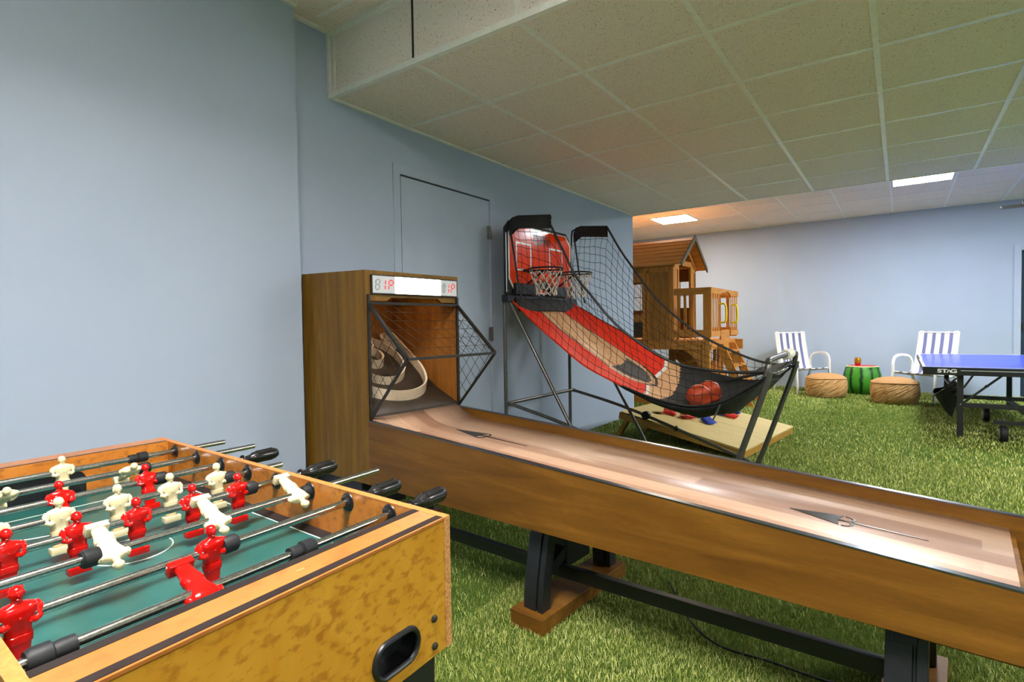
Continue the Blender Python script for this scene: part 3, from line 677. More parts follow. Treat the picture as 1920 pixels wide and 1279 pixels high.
for k,(figs,bps,ye,hd) in enumerate(RODS):
    x=HX[k]
    mb=MB(); y1=ye; mb.tube([P3(x,-FW-.12,ZR),P3(x,y1,ZR)],.0064,14); rod=mb.obj('rod',M['chrome'],FT)
    dirv=Vector(P3(x,0,ZR))-Vector(P3(x,-FW,ZR)); rz=math.atan2(-dirv.x,dirv.y)
    def put(me,nm,y,ry=0,flip=False,par=rod):
        o=bpy.data.objects.new(nm,me); COL.objects.link(o); o.parent=par; o.location=P3(x,y,ZR)
        o.rotation_euler=Euler((0,ry,rz+(PI if flip else 0)),'XYZ'); return o
    for kd,y,an in figs:
        o=put(FM[kd],'player_figure',y,R(an)); o['label']={'w':'cream plastic player','r':'red plastic player'}[kd]
    for y,ty,fl in bps: put(BM if ty==1 else BM2,'bumper',y,0,bool(fl))
    if hd:
        for yy in (y1-.004,): put(HM,'handle',yy)
    put(GM,'bushing',-TS-.001,0,True); put(GM,'bushing',0.001,0,False)

# ================= arcade basketball =================
BX,BY0,BY1=-2.42,3.31,4.29; XF_=-.60
BBG=thing('basketball_arcade_game','two-hoop basketball arcade game with orange backboard and sagging printed ramp','basketball game',(-1.5,3.8,0))
TB_=Matrix.Translation((1.5,-3.8,0))
def bobj(mb,name,mats,par=BBG,**k):
    o=mb.obj(name,mats,par,**k)
    if par is BBG: o.matrix_local=TB_
    return o
W=lambda x,y,z:(x,y,z)
RR=.014
for y in (BY0,BY1):
    mb=MB(); mb.tube([W(BX,y,.015),W(BX,y,1.30)],RR,12); o=bobj(mb,'back_post',M['tubegrey'])
    mb=MB()
    for z in (.62,.75,1.12): mb.ell((BX+.014,y-.004,z),(.004,.004,.004),8,5)
    bobj(mb,'bolt',M['steel'],o)
    mb=MB(); mb.tube([W(BX+.01,y,1.33),W(-1.66,y,.015)],RR*.9,12); bobj(mb,'diagonal_post',M['tubegrey'])
    # front leg with bent foot
    mb=MB(); mb.tube(smoothpts([W(XF_+.01,y,.80),W(-.63,y,.66),W(-.83,y,.08),W(-.87,y,.03),W(-.93,y,.022)],6),RR*1.25,12); bobj(mb,'front_leg',M['tubegrey'])
    # sloping base bar
    mb=MB(); mb.tube(smoothpts([W(BX+.03,y,.49),W(-2.3,y,.475),W(-1.8,y,.35),W(-.90,y,.045)],5),RR*.95,12); bobj(mb,'base_bar',M['tubegrey'])
    mb=MB(); mb.lathe([(.001,-.02),(.034,-.018),(.036,0),(.034,.018),(.001,.02)],20,c=(-1.70,y-.012,.325),ax='y'); bobj(mb,'fold_joint',M['black'])
    mb=MB(); mb.lathe([(.001,-.012),(.018,-.012),(.018,.012),(.001,.012)],12,c=(-1.45,y-.006,.235),ax='y'); mb.tube([W(-1.45,y,.235),W(-1.45,y,.26)],.006,8); bobj(mb,'locking_pin',M['tubedark'])
mb=MB(); mb.tube(smoothpts([W(BX+.035,BY0,.49),W(BX+.02,BY0+.05,.495),W(BX+.02,BY1-.05,.495),W(BX+.035,BY1,.49)],6),RR,12); bobj(mb,'rear_crossbar',M['tubegrey'])
mb=MB(); mb.tube(smoothpts([W(XF_-.01,BY0,.775),W(XF_+.003,BY0+.01,.84),W(XF_,BY0+.09,.865),W(XF_,BY1-.09,.865),W(XF_+.003,BY1-.01,.84),W(XF_-.01,BY1,.775)],6),RR*1.25,12); bobj(mb,'front_crossbar',M['tubegrey'])
mb=MB(); mb.lathe([(.016,-.10),(.030,-.10),(.033,-.09),(.033,.09),(.030,.10),(.016,.10)],20,c=(XF_,3.98,.865),ax='y'); bobj(mb,'foam_grip',M['netwht'])
# backboard
XBk=-2.36; by0,by1,bz0,bz1=3.25,4.25,1.31,1.865
def octo(i,cx=.075): 
    a,b,c,d_=by0+i,by1-i,bz0+i*.6,bz1-i*.6
    return [(a+cx,c),(b-cx,c),(b,c+cx),(b,d_-cx*1.0),(b-cx,d_),(a+cx*.8,d_),(a,d_-cx),(a,c+cx*1.3)]
mb=MB(); mb.prism([(XBk-.02,y,z) for y,z in ((by0,bz0),(by1,bz0),(by1,bz1-.10),(by1-.10,bz1),(by0+.06,bz1),(by0,bz1-.06))],(.02,0,0)); bb=bobj(mb,'backboard',M['black'],bevel=.004)
mb=MB(); mb.prism([(XBk,y,z) for y,z in octo(.035)],(.0012,0,0)); bobj(mb,'white_border',M['white'],bb)
mb=MB(); mb.prism([(XBk+.0012,y,z) for y,z in octo(.050)],(.0012,0,0)); bobj(mb,'orange_face',M['or'],bb)
mb=MB(); mb.box((XBk+.0005,by0+.002,bz0+.02),(XBk+.0025,by0+.010,bz1-.1)); mb.box((XBk+.0005,by1-.010,bz0+.02),(XBk+.0025,by1-.002,bz1-.12)); bobj(mb,'edge_line',M['white'],bb)
for yc_ in (3.485,3.965):
    mb=MB(); a,b,c,d_=yc_-.105,yc_+.105,1.50,1.715; t=.014; x0,x1=XBk+.0022,XBk+.0036
    for q in (((a,c),(a+t,d_)),((b-t,c),(b,d_)),((a+t,d_-t),(b-t,d_)),((a+t,c),(b-t,c+t))): mb.box((x0,q[0][0],q[0][1]),(x1,q[1][0],q[1][1]))
    bobj(mb,'target_square',M['white'],bb,smooth=False)
Mt=Matrix(((0,0,1,XBk+.0035),(1,0,0,3.735),(0,1,0,1.745),(0,0,0,1)))
o=text('backboard_lettering','ESPN',.085,M['navy'],Mt,bb,.0008,1.25,.003,.12)
mb=MB(); mb.box((XBk+.0022,3.62,1.785),(XBk+.0036,3.845,1.797)); bobj(mb,'lettering_bar',M['navy'],bb)
for p in ((by0+.03,bz0+.03),(by1-.03,bz0+.03)):
    mb=MB(); mb.ell((XBk+.001,p[0],p[1]),(.003,.006,.006),8,5); bobj(mb,'screw',M['steel'],bb)
mb=MB(); mb.box((XBk-.05,BY0-.05,1.255),(XBk+.01,BY1+.02,1.31)); bobj(mb,'lower_frame',M['black'],bevel=.006,smooth=False)
mb=MB(); mb.grid(lambda u,v:(XBk+.012+.03*u,BY0+.04+(BY1-BY0-.10)*v,1.29-.10*u-.006*math.sin(v*9)),6,12); solid(bobj(mb,'black_apron_cloth',M['cloth_blk']),.004)
mb=MB(); mb.box((XBk,3.34,1.315),(XBk+.03,3.62,1.40)); mb.box((XBk,3.82,1.315),(XBk+.03,4.12,1.40)); mb.box((XBk,3.65,1.36),(XBk+.035,3.80,1.43)); bobj(mb,'hoop_bracket',M['black'],bevel=.006,smooth=False)
# hoops
for yc_ in (3.515,3.985):
    cx_,z_,r_=-2.175,1.505,.128
    mb=MB(); mb.tube([(cx_+r_*math.cos(a),yc_+r_*math.sin(a),z_) for a in [2*PI*k/40 for k in range(40)]],.0065,8,closed=True); mb.tube([(cx_+r_*math.cos(a),yc_+r_*math.sin(a),z_-.02) for a in [2*PI*k/40 for k in range(40)]],.0035,6,closed=True)
    mb.bar((XBk,yc_-.04,z_-.004),(cx_-r_+.01,yc_-.03,z_-.004),.01,.02); mb.bar((XBk,yc_+.04,z_-.004),(cx_-r_+.01,yc_+.03,z_-.004),.01,.02); mb.bar((XBk,yc_,1.39),(cx_-.02,yc_,z_-.01),.012,.012)
    h=bobj(mb,'hoop',M['black'])
    mb=MB(); n=12; lv=[(0,-.012),(.05,-.05),(.10,-.09),(.14,-.13),(.165,-.17),(.18,-.205)]
    rad=[.126,.112,.096,.084,.078,.080]; zz=[-.01,-.05,-.09,-.13,-.165,-.20]
    node=lambda i,k:(cx_+rad[i]*math.cos(2*PI*(k+.5*(i%2))/n)+.004*math.sin(k*5+i),yc_+rad[i]*math.sin(2*PI*(k+.5*(i%2))/n),z_+zz[i]+.004*math.sin(k*3+i*2))
    for i in range(5):
        for k in range(n):
            for d_ in ((0,1) if i%2 else (0,-1)):
                mb.tube([node(i,k),node(i+1,k+d_)],.0032,5,cap=False)
    bobj(mb,'hoop_net',M['netwht'],h)
# top arms with cloth hoods
NE=[(-2.40,1.30),(-2.36,1.27),(-2.16,1.10),(-1.94,.93),(-1.74,.79),(-1.48,.675),(-1.32,.62),(-1.16,.585),(-1.02,.575),(-.86,.61),(-.71,.70),(-.60,.78)]
FE=[(-2.41,1.30),(-2.30,1.23),(-2.09,1.11),(-1.82,.97),(-1.57,.81),(-1.42,.75),(-1.15,.69),(-.92,.65),(-.74,.67),(-.60,.78)]
STN=[(-2.01,1.79),(-1.90,1.58),(-1.81,1.41),(-1.70,1.28),(-1.56,1.12),(-1.42,1.00),(-1.21,.87),(-1.05,.815),(-.80,.79),(-.61,.80)]
STF=[(-2.04,1.91),(-1.93,1.72),(-1.82,1.56),(-1.60,1.27),(-1.31,1.02),(-1.1,.90),(-.92,.82),(-.78,.78),(-.61,.76)]
for y,sg,ST,EDG,xa in ((BY0,-1,STN,NE,-2.01),(BY1,1,STF,FE,-2.04)):
    zt_=1.88 if sg<0 else 1.94
    mb=MB(); mb.tube(smoothpts([W(XBk-.02,y,1.36),W(XBk-.025,y,zt_-.09),W(XBk+.01,y,zt_-.02),W(XBk+.08,y,zt_-.005),W(xa-.02,y,zt_-.035),W(xa,y,zt_-.05)],6),.008,10); bobj(mb,'net_arm',M['black'])
    # hood: cloth sleeve over the arm
    def hood(u,v,y=y,zt_=zt_,xa=xa):
        x=XBk+.0+(xa-XBk-.0)*u; zz=interp([(XBk,zt_-.05),(XBk+.06,zt_),(xa,zt_-.03)],x); a=PI*v
        wd=.012+.004*math.sin(u*9); return (x,y+wd*math.cos(a),zz+.01*math.sin(a)-(.0 if .05<v<.95 else .085))
    mb=MB(); mb.grid(hood,14,10); bobj(mb,'net_hood',M['cloth_blk'])
    pts=[W(x,y,z) for x,z in ST]
    mb=MB(); mb.tube(smoothpts(pts,6),.009,8,rs=None); o=bobj(mb,'net_border_strap',M['black'])
    bk=[(XBk+.0,zt_-.06),(XBk+.04,1.58),(XBk+.07,1.40),(XBk+.10,1.27)]
    mb=MB(); mb.tube(smoothpts([W(x,y,z) for x,z in bk],5),.008,8); bobj(mb,'rear_net_strap',M['black'])
    # side net
    mb=MB(); r=random.Random(5 if sg<0 else 9); NU,NV=34,11
    def topc(u): 
        x=XBk+.02+(XF_-XBk-.03)*u
        return (x, interp([(XBk,zt_-.05),(xa,zt_-.06)]+list(ST[1:]),x))
    def botc(u):
        x=XBk+.02+(XF_-XBk-.03)*u; return (x,interp(EDG,x))
    nodes={}
    for i in range(NU+1):
        u=i/NU; a=topc(u); b=botc(u); h=a[1]-b[1]
        for j in range(NV+1):
            v=j/NV; jx=(r.random()-.5)*.014; jz=(r.random()-.5)*.014; 
            if j in (0,NV): jx=jz=0
            nodes[i,j]=Vector((a[0]+(b[0]-a[0])*v+jx+.10*math.sin(PI*v)*0, y-sg*.05*math.sin(PI*v)*min(1,h*2), a[1]-h*v+jz))
    # square mesh following the height: keep only rows so that the cells stay near 6 cm
    for i in range(NU+1):
        h=(nodes[i,0]-nodes[i,NV]).length; 
        for j in range(NV): mb.tube([nodes[i,j],nodes[i,j+1]],.0017,4,cap=False)
    cells=[1,2,3,4,5,6,7,8,9,10]
    for i in range(NU):
        h=(nodes[i,0]-nodes[i,NV]).length
        keep=[j for j in cells if (h>.5 or j%2==0) and (h>.22 or j%4==0)]
        for j in keep: mb.tube([nodes[i,j],nodes[i+1,j]],.0017,4,cap=False)
    bobj(mb,'side_net',M['netblk'])
# front net between ramp edge and front bar
mb=MB(); r=random.Random(3)
nd={(i,j):Vector((XF_-.02-.20*(1-i/4),BY0+(BY1-BY0)*j/9+(r.random()-.5)*.02,.80-.03*math.sin(i)+(r.random()-.5)*.02)) for i in range(5) for j in range(10)}
# ramp cloth
def rampf(u,v):
    x=-2.36+1.755*u; zn=interp(NE,x); zf=interp(FE,x); e=zn+(zf-zn)*v
    sag=.06+.047*math.exp(-((x+1.10)/.38)**2)-.0*u
    sag*=min(1,(1-u)*5+.25); bow=(math.sin(PI*v))**.75
    wr=.006*math.sin(23*u+5*v)*math.sin(14*v+3)+(.008*math.sin(38*u+9*v) if u>.72 else 0)
    return (x,BY0+.012+(BY1-BY0-.024)*v+.0,e-sag*bow+wr*bow)
def rampm(u,v):
    # 0 red 1 boards 2 dark cloth 3 grey 4 white 5 black line
    vc=v
    edge=.585+.035*math.sin(PI*vc)-.045*vc
    if u>edge: return 2
    cy=.535; hw=.195
    k=.40
    dx=max(0,(u-k)/.125); inside=(dx*dx+((vc-cy)/hw)**2)<1
    inner=(max(0,(u-k)/.095)**2+((vc-cy)/(hw-.05))**2)<1
    if inner: return 3 if u>.352+.02*math.cos((vc-cy)*9) else 1
    if inside: return 5 if (max(0,(u-k)/.112)**2+((vc-cy)/(hw-.018))**2)>1 else 1
    rd=.548-.085*vc+.012*math.sin(vc*9)
    if u<rd: return 0
    if u<rd+.013: return 4
    return 1
mb=MB(); mb.grid(rampf,150,80,mat=rampm); o=bobj(mb,'ramp',[M['cl_red'],M['cl_wood'],M['cloth_blk'],M['cl_grey'],M['white'],M['ink']])
mb=MB(); mb.tube(smoothpts([W(x,BY0+.01,z) for x,z in NE[1:6]],4),.007,6); bobj(mb,'ramp_hem',M['cl_red'])
mb=MB(); mb.tube(smoothpts([W(x,BY0+.01,z) for x,z in NE[5:]],4),.007,6); bobj(mb,'ramp_hem',M['cloth_blk'])
mb=MB(); mb.tube(smoothpts([W(x,BY1-.01,z) for x,z in FE[1:]],4),.006,6); bobj(mb,'ramp_hem',M['cloth_blk'])
# black trough pocket under the front of the ramp
def trough(u,v):
    x=-1.52+.90*u; p=rampf((x+2.36)/1.755,v); vv=math.sin(PI*v) if 0<v<1 else 0
    return (x,p[1]+(.004 if v<.5 else -.004),p[2]-.014-.036*math.sin(PI*min(1,u*1.02))**.9*vv**.4)
mb=MB(); mb.grid(trough,40,30); solid(bobj(mb,'ball_trough',M['cloth_blk']),.004)
mb=MB(); mb.grid(lambda u,v:(XF_-.01-.22*u,BY0+.0+(BY1-BY0)*v,.80-.06*u-.02*math.sin(PI*v)),5,20); solid(bobj(mb,'front_cloth_roll',M['cloth_blk']),.012)
for y,x in ((BY0+.02,-.86),):
    mb=MB(); mb.bar((x,y,.60),(x-.045,y-.005,.50),.03,.004,(1,0,0)); bobj(mb,'tie_strap',M['bag_strap'],smooth=False)
mb=MB(); mb.tube(smoothpts([W(XF_,3.97,.84),W(XF_-.02,4.05,.80),W(XF_-.08,4.2,.76)],5),.003,5); bobj(mb,'tie_cord',M['netblk'])
# balls
def ballmesh(r):
    mb=MB(); mb.ell((0,0,0),(r,r,r),32,20); return mb
for k,(x,y,z,lb) in enumerate(((-1.115,3.755,.578,'orange rubber basketball lying in front in the black ramp trough'),(-1.09,3.92,.592,'orange rubber basketball behind the other, under the far net in the trough'))):
    t=thing('basketball',lb,'ball',(x,y,z),group='basketballs in the ramp trough',rot=(.5+k,.4,.3)); ballmesh(.082).obj('ball_skin',M['ball'],t)
    mb=MB()
    for pl in range(3):
        mb.tube([{0:(.0825*math.cos(a),.0825*math.sin(a),0),1:(.0825*math.cos(a),0,.0825*math.sin(a)),2:(.045*math.cos(a)+0,.0690,.045*math.sin(a))}[pl] for a in [2*PI*q/40 for q in range(40)]],.0016,5,closed=True)
    mb.obj('seam',M['ink'],t)

# ================= cornhole boards =================
CC=(-1.45,5.17); CA=R(-7)
def cboard(label,yo):
    CH=thing('cornhole_board',label,'cornhole board',(CC[0]-yo*math.sin(CA),CC[1]+yo*math.cos(CA),0),CA,'pair of cornhole boards side by side')
    Lb,Wb=1.12,.63; zh,zl=.285,.085
    sl=math.atan((zh-zl)/Lb); Mb=Matrix.Translation((-Lb/2,0,zh))@Matrix.Rotation(sl,4,'Y')
    LL=Lb/math.cos(sl)
    mb=MB(); mb.M=Mb; n=32; hc=(.205,.05); hr=.055
    ring0=[];out0=[]
    for lvl in (0,-.012):
        hh=[mb.V((hc[0]+hr*math.cos(2*PI*k/n),hr*math.sin(2*PI*k/n),lvl)) for k in range(n)]
        sq=[]
        for k in range(n):
            a=2*PI*k/n; dx,dy=math.cos(a),math.sin(a); ts=[]
            if dx>1e-6: ts.append((.34-hc[0])/dx)
            if dx<-1e-6: ts.append((0-hc[0])/dx)
            if dy>1e-6: ts.append((Wb/2)/dy)
            if dy<-1e-6: ts.append((-Wb/2)/dy)
            t=min(ts); sq.append((hc[0]+dx*t,dy*t))
        so=[mb.V((a,b,lvl)) for a,b in sq]; cs=[(0,-Wb/2),(.34,-Wb/2),(.34,Wb/2),(0,Wb/2)]; cc=[mb.V((a,b,lvl)) for a,b in cs]
        for k in range(n):
            j=(k+1)%n; mb.F((hh[k],so[k],so[j],hh[j]))
            a,b=sq[k],sq[j]
            for i,(p,q) in enumerate(cs):
                if (abs(p-a[0])<1e-6 or abs(p-b[0])<1e-6) and (abs(q-a[1])<1e-6 or abs(q-b[1])<1e-6) and abs(a[0]-b[0])>1e-6 and abs(a[1]-b[1])>1e-6: mb.F((so[k],cc[i],so[j]))
        ring0.append(hh)
    for k in range(n): mb.F((ring0[0][k],ring0[0][(k+1)%n],ring0[1][(k+1)%n],ring0[1][k]))
    mb.box((.34,-Wb/2,-.012),(LL,Wb/2,0)); mb.obj('deck_board',M['corn'],CH,False)
    mb=MB(); mb.M=Mb
    for a,b in (((0,-Wb/2,-.07),(LL,-Wb/2+.02,-.012)),((0,Wb/2-.02,-.07),(LL,Wb/2,-.012)),((0,-Wb/2+.02,-.07),(.02,Wb/2-.02,-.012)),((LL-.02,-Wb/2+.02,-.07),(LL,Wb/2-.02,-.012))): mb.box(a,b)
    mb.obj('frame',M['cornside'],CH,False)
    for y in (-Wb/2+.045,Wb/2-.045):
        mb=MB(); mb.bar((-Lb/2+.09,y,.26),(-Lb/2-.07,y,.0),.035,.06,(0,1,0)); mb.obj('leg',M['cornside'],CH,False)

cboard('pale plywood bean bag board nearer the long lane, with its hole and four bags showing',-.32)
cboard('pale plywood bean bag board further from the long lane, mostly behind the black trough',.318)
Lb=1.12; zh,zl=.285,.085; sl=math.atan((zh-zl)/Lb); Mb=Matrix.Translation((-Lb/2,0,zh))@Matrix.Rotation(sl,4,'Y')
def on_board(px,py):
    q=Mb@Vector((px,py,.001)); c,s=math.cos(CA),math.sin(CA); return (CC[0]+q.x*c-q.y*s,CC[1]+q.x*s+q.y*c,q.z)
def bagmesh(mat,seed):
    r=random.Random(seed); ph=[r.random()*6 for _ in range(6)]
    mb=MB()
    def f(sg):
        def g(u,v):
            x=(u-.5)*2;y=(v-.5)*2; e=(1-abs(x)**3)*(1-abs(y)**3); h=.022*max(0,e)**.5*(1+.35*math.sin(2.2*x+ph[0])*math.cos(2*y+ph[1]))
            px=.062*x*(1-.10*(1-abs(y)))+.008*math.sin(2.5*y+ph[2]); py=.055*y*(1-.10*(1-abs(x)))+.008*math.sin(2.5*x+ph[3])
            return (px,py,max(.0015,.022+sg*h+.010*math.sin(2*x+ph[4])*x*x) if sg>0 else max(.001,.018-h*.85))
        return g
    mb.grid(f(1),16,14); mb.grid(f(-1),16,14); return mb.mesh('bag',mat)
bags=[('red',.30,-.245,.3,'red bean bag beside the hole of the near board'),('red',.455,-.215,1.1,'red bean bag in the middle of the near board, second from the hole'),('blue',.52,-.03,.2,'blue bean bag just behind the nearest blue one, by the seam of the boards'),('blue',.635,-.15,-.5,'blue bean bag lying nearest to the lane'),
      ('blue',.55,.26,.6,'blue bean bag on the far board, left of the lone red one'),('red',.665,.30,.2,'red bean bag on the far board between two blue ones'),('blue',.62,.48,-.5,'blue bean bag on the far board, furthest right and back')]
for k,(c,px,py,rz_,lb) in enumerate(bags):
    o=bpy.data.objects.new('bean_bag',bagmesh(M['redbag' if c=='red' else 'bluebag'],k)); COL.objects.link(o); x,y,z=on_board(px,py); o.location=(x,y,z); o.rotation_euler=Euler((0,sl,CA+rz_),'XYZ'); tag(o,lb,'bean bag','bean bags on the cornhole board')

# ================= wooden playhouse =================
PX0,PX1,PXD=-4.30,-2.40,-1.94; PY0,PY1,PYD=7.0,7.96,8.40; ZD=.82
PH=thing('wooden_playhouse','brown cedar playhouse on stilts with pitched roof, balcony, ladder and stairs','playhouse',(-2.9,7.5,0)); TP=Matrix.Translation((2.9,-7.5,0))
def pobj(mb,name,mat,par=PH,**k):
    k.setdefault('smooth',False); o=mb.obj(name,mat,par,**k)
    if par is PH: o.matrix_local=TP
    return o
# posts
for x,y in ((PXD-.045,PY0+.02),(PXD-.045,PYD-.06),(PX1-.35,PY0+.02),(PX1-.35,PY1),(PX0+.1,PY0+.02),(PX0+.1,PY1)):
    mb=MB(); mb.box((x-.045,y-.03,0),(x+.045,y+.03,ZD-.0)); pobj(mb,'post',M['ph_v'],bevel=.004)
# deck
mb=MB(); mb.box((PX0,PY0,.735),(PXD,PY0+.035,.83)); pobj(mb,'deck_beam',M['ph_h'],bevel=.003)
mb=MB(); mb.box((PX0,PYD-.035,.735),(PXD,PYD,.83)); pobj(mb,'deck_beam',M['ph_h'],bevel=.003)
mb=MB(); mb.box((PXD-.035,PY0+.035,.735),(PXD,PYD-.035,.83)); pobj(mb,'deck_beam',M['ph_y'],bevel=.003)
mb=MB()
for k in range(26):
    x=PX0+k*(PXD-PX0)/26; mb.box((x+.004,PY0+.0,.83),(x+(PXD-PX0)/26-.004,PYD-.0,.85))
pobj(mb,'deck_floor',M['ph_y'])
for x in (PXD-.10,PXD-.38):
    mb=MB(); mb.lathe([(.001,0),(.012,0),(.010,.005),(.001,.006)],10,c=(x,PY0,.785),ax='y'); mb.M=None; o=pobj(mb,'beam_bolt',M['black'])
# walls of the house : front (towards -Y), right (towards +X), back, left
zr0,zr1=.86,1.86
mb=MB(); mb.box((PX1-.42,PY0+.01,zr0),(PX1,PY0+.035,zr1)); mb.box((PX0,PY0+.01,zr0),(PX0+.3,PY0+.035,zr1)); mb.box((PX0+.3,PY0+.01,zr1-.10),(PX1-.42,PY0+.035,zr1)); pobj(mb,'front_wall',M['ph_w'])
mb=MB(); mb.box((PX1-.36,PY0+.002,zr0+.0),(PX1-.33,PY0+.012,zr1-.08)); mb.box((PX1-.42,PY0+.002,zr0),(PX1-.385,PY0+.012,zr1)); mb.box((PX1-.05,PY0+.002,zr0),(PX1,PY0+.012,zr1)); mb.box((PX1-.385,PY0+.002,zr1-.10),(PX1-.05,PY0+.012,zr1)); pobj(mb,'wall_batten',M['ph_v'])
mb=MB(); mb.box((PX0+.3,PY0+.0,1.10),(PX1-.42,PY0+.06,1.20)); pobj(mb,'window_sill',M['ph_h'])
mb=MB(); mb.box((PX0+.3,PY0+.015,.90),(PX1-.42,PY0+.03,1.10)); pobj(mb,'chalk_board',M['chalk'])
mb=MB(); mb.box((PX0+.3,PY0+.01,zr1-.22),(PX1-.42,PY0+.03,zr1-.1)); pobj(mb,'window_header',M['ph_h'])
# right wall with doorway
for y0,y1 in ((PY0+.035,PY0+.24),(PY1-.22,PY1)):
    mb=MB(); mb.box((PX1-.03,y0,zr0),(PX1-.012,y1,zr1)); mb.box((PX1-.012,y0,zr0),(PX1,y0+.045,zr1)); mb.box((PX1-.012,y1-.045,zr0),(PX1,y1,zr1)); mb.box((PX1-.012,y0+.045,zr1-.07),(PX1,y1-.045,zr1)); pobj(mb,'door_side_panel',M['ph_v'])
mb=MB(); mb.box((PX1-.03,PY0+.035,zr1),(PX1,PY1,zr1+.07)); pobj(mb,'door_lintel',M['ph_y'])
# back wall with windows
bw=[(PX0,PX0+.45),(PX1-1.18,PX1-1.05),(PX1-.72,PX1-.52),(PX1-.12,PX1)]
mb=MB(); xs=[PX0,PX0+.25,PX0+.60,PX1-.95,PX1-.67,PX1-.30,PX1-.08,PX1]
Y0_,Y1_=PY1-.03,PY1
# solid below 1.2 and above 1.72; openings between
mb.box((PX0,Y0_,zr0),(PX1-.60,Y1_,1.28)); mb.box((PX0,Y0_,1.68),(PX1,Y1_,zr1)); mb.box((PX0,Y0_,1.28),(PX1-1.12,Y1_,1.68)); mb.box((PX1-.80,Y0_,1.28),(PX1-.66,Y1_,1.68)); mb.box((PX1-.42,Y0_,zr0),(PX1-.36,Y1_,1.68)); mb.box((PX1-.08,Y0_,zr0),(PX1,Y1_,1.68)); mb.box((PX1-.36,Y0_,zr0),(PX1-.08,Y1_,1.30))
pobj(mb,'back_wall',M['ph_w'])
for x0,x1 in ((PX1-1.12,PX1-.80),(PX1-.36,PX1-.08)):
    mb=MB(); mb.box(((x0+x1)/2-.006,Y0_+.01,1.28),((x0+x1)/2+.006,Y1_-.01,1.68)); mb.box((x0,Y0_+.01,1.474),(x1,Y1_-.01,1.486)); pobj(mb,'window_bars',M['white'])
mb=MB(); mb.box((PX0,PY0+.035,zr0),(PX0+.03,PY1-.03,zr1)); pobj(mb,'left_wall',M['ph_w'])
# roof
ry0,ry1=PY0-.09,PY1+.09; rx0,rx1=PX0-.1,-2.27; rc=(ry0+ry1)/2; ze,zp=1.83,2.235
for sg in (-1,1):
    mb=MB(); nb=7; ye=ry0 if sg<0 else ry1
    for k in range(nb):
        a=k/nb; b=(k+1)/nb+.03; p=Vector((0,ye+(rc-ye)*a,ze+(zp-ze)*a+.018)); q=Vector((0,ye+(rc-ye)*min(b,1),ze+(zp-ze)*min(b,1)+.002))
        mb.prism([(rx0,p.y,p.z-.016),(rx0,p.y,p.z),(rx0,q.y,q.z+.002),(rx0,q.y,q.z-.012)],(rx1-rx0,0,0))
    pobj(mb,'roof_slope',M['shingle'])
    mb=MB(); d_=Vector((0,rc-ye,zp-ze)); mb.prism([(rx1,ye,ze-.03),(rx1,ye,ze+.03),(rx1,rc,zp+.03),(rx1,rc,zp-.04)],(.02,0,0)); pobj(mb,'barge_board',M['roofgrn'])
    mb=MB(); mb.prism([(PX1-.005,ye-sg*.10,ze-.02),(PX1-.005,ye-sg*.10,ze+.05),(PX1-.005,rc,zp-.06),(PX1-.005,rc,zp-.13)],(.02,0,0)); pobj(mb,'gable_rafter',M['ph_y'])
mb=MB(); mb.box((rx0,PY0-.02,ze-.0),(rx1-.1,PY0+.0,ze+.06)); pobj(mb,'eave_board',M['ph_h'])
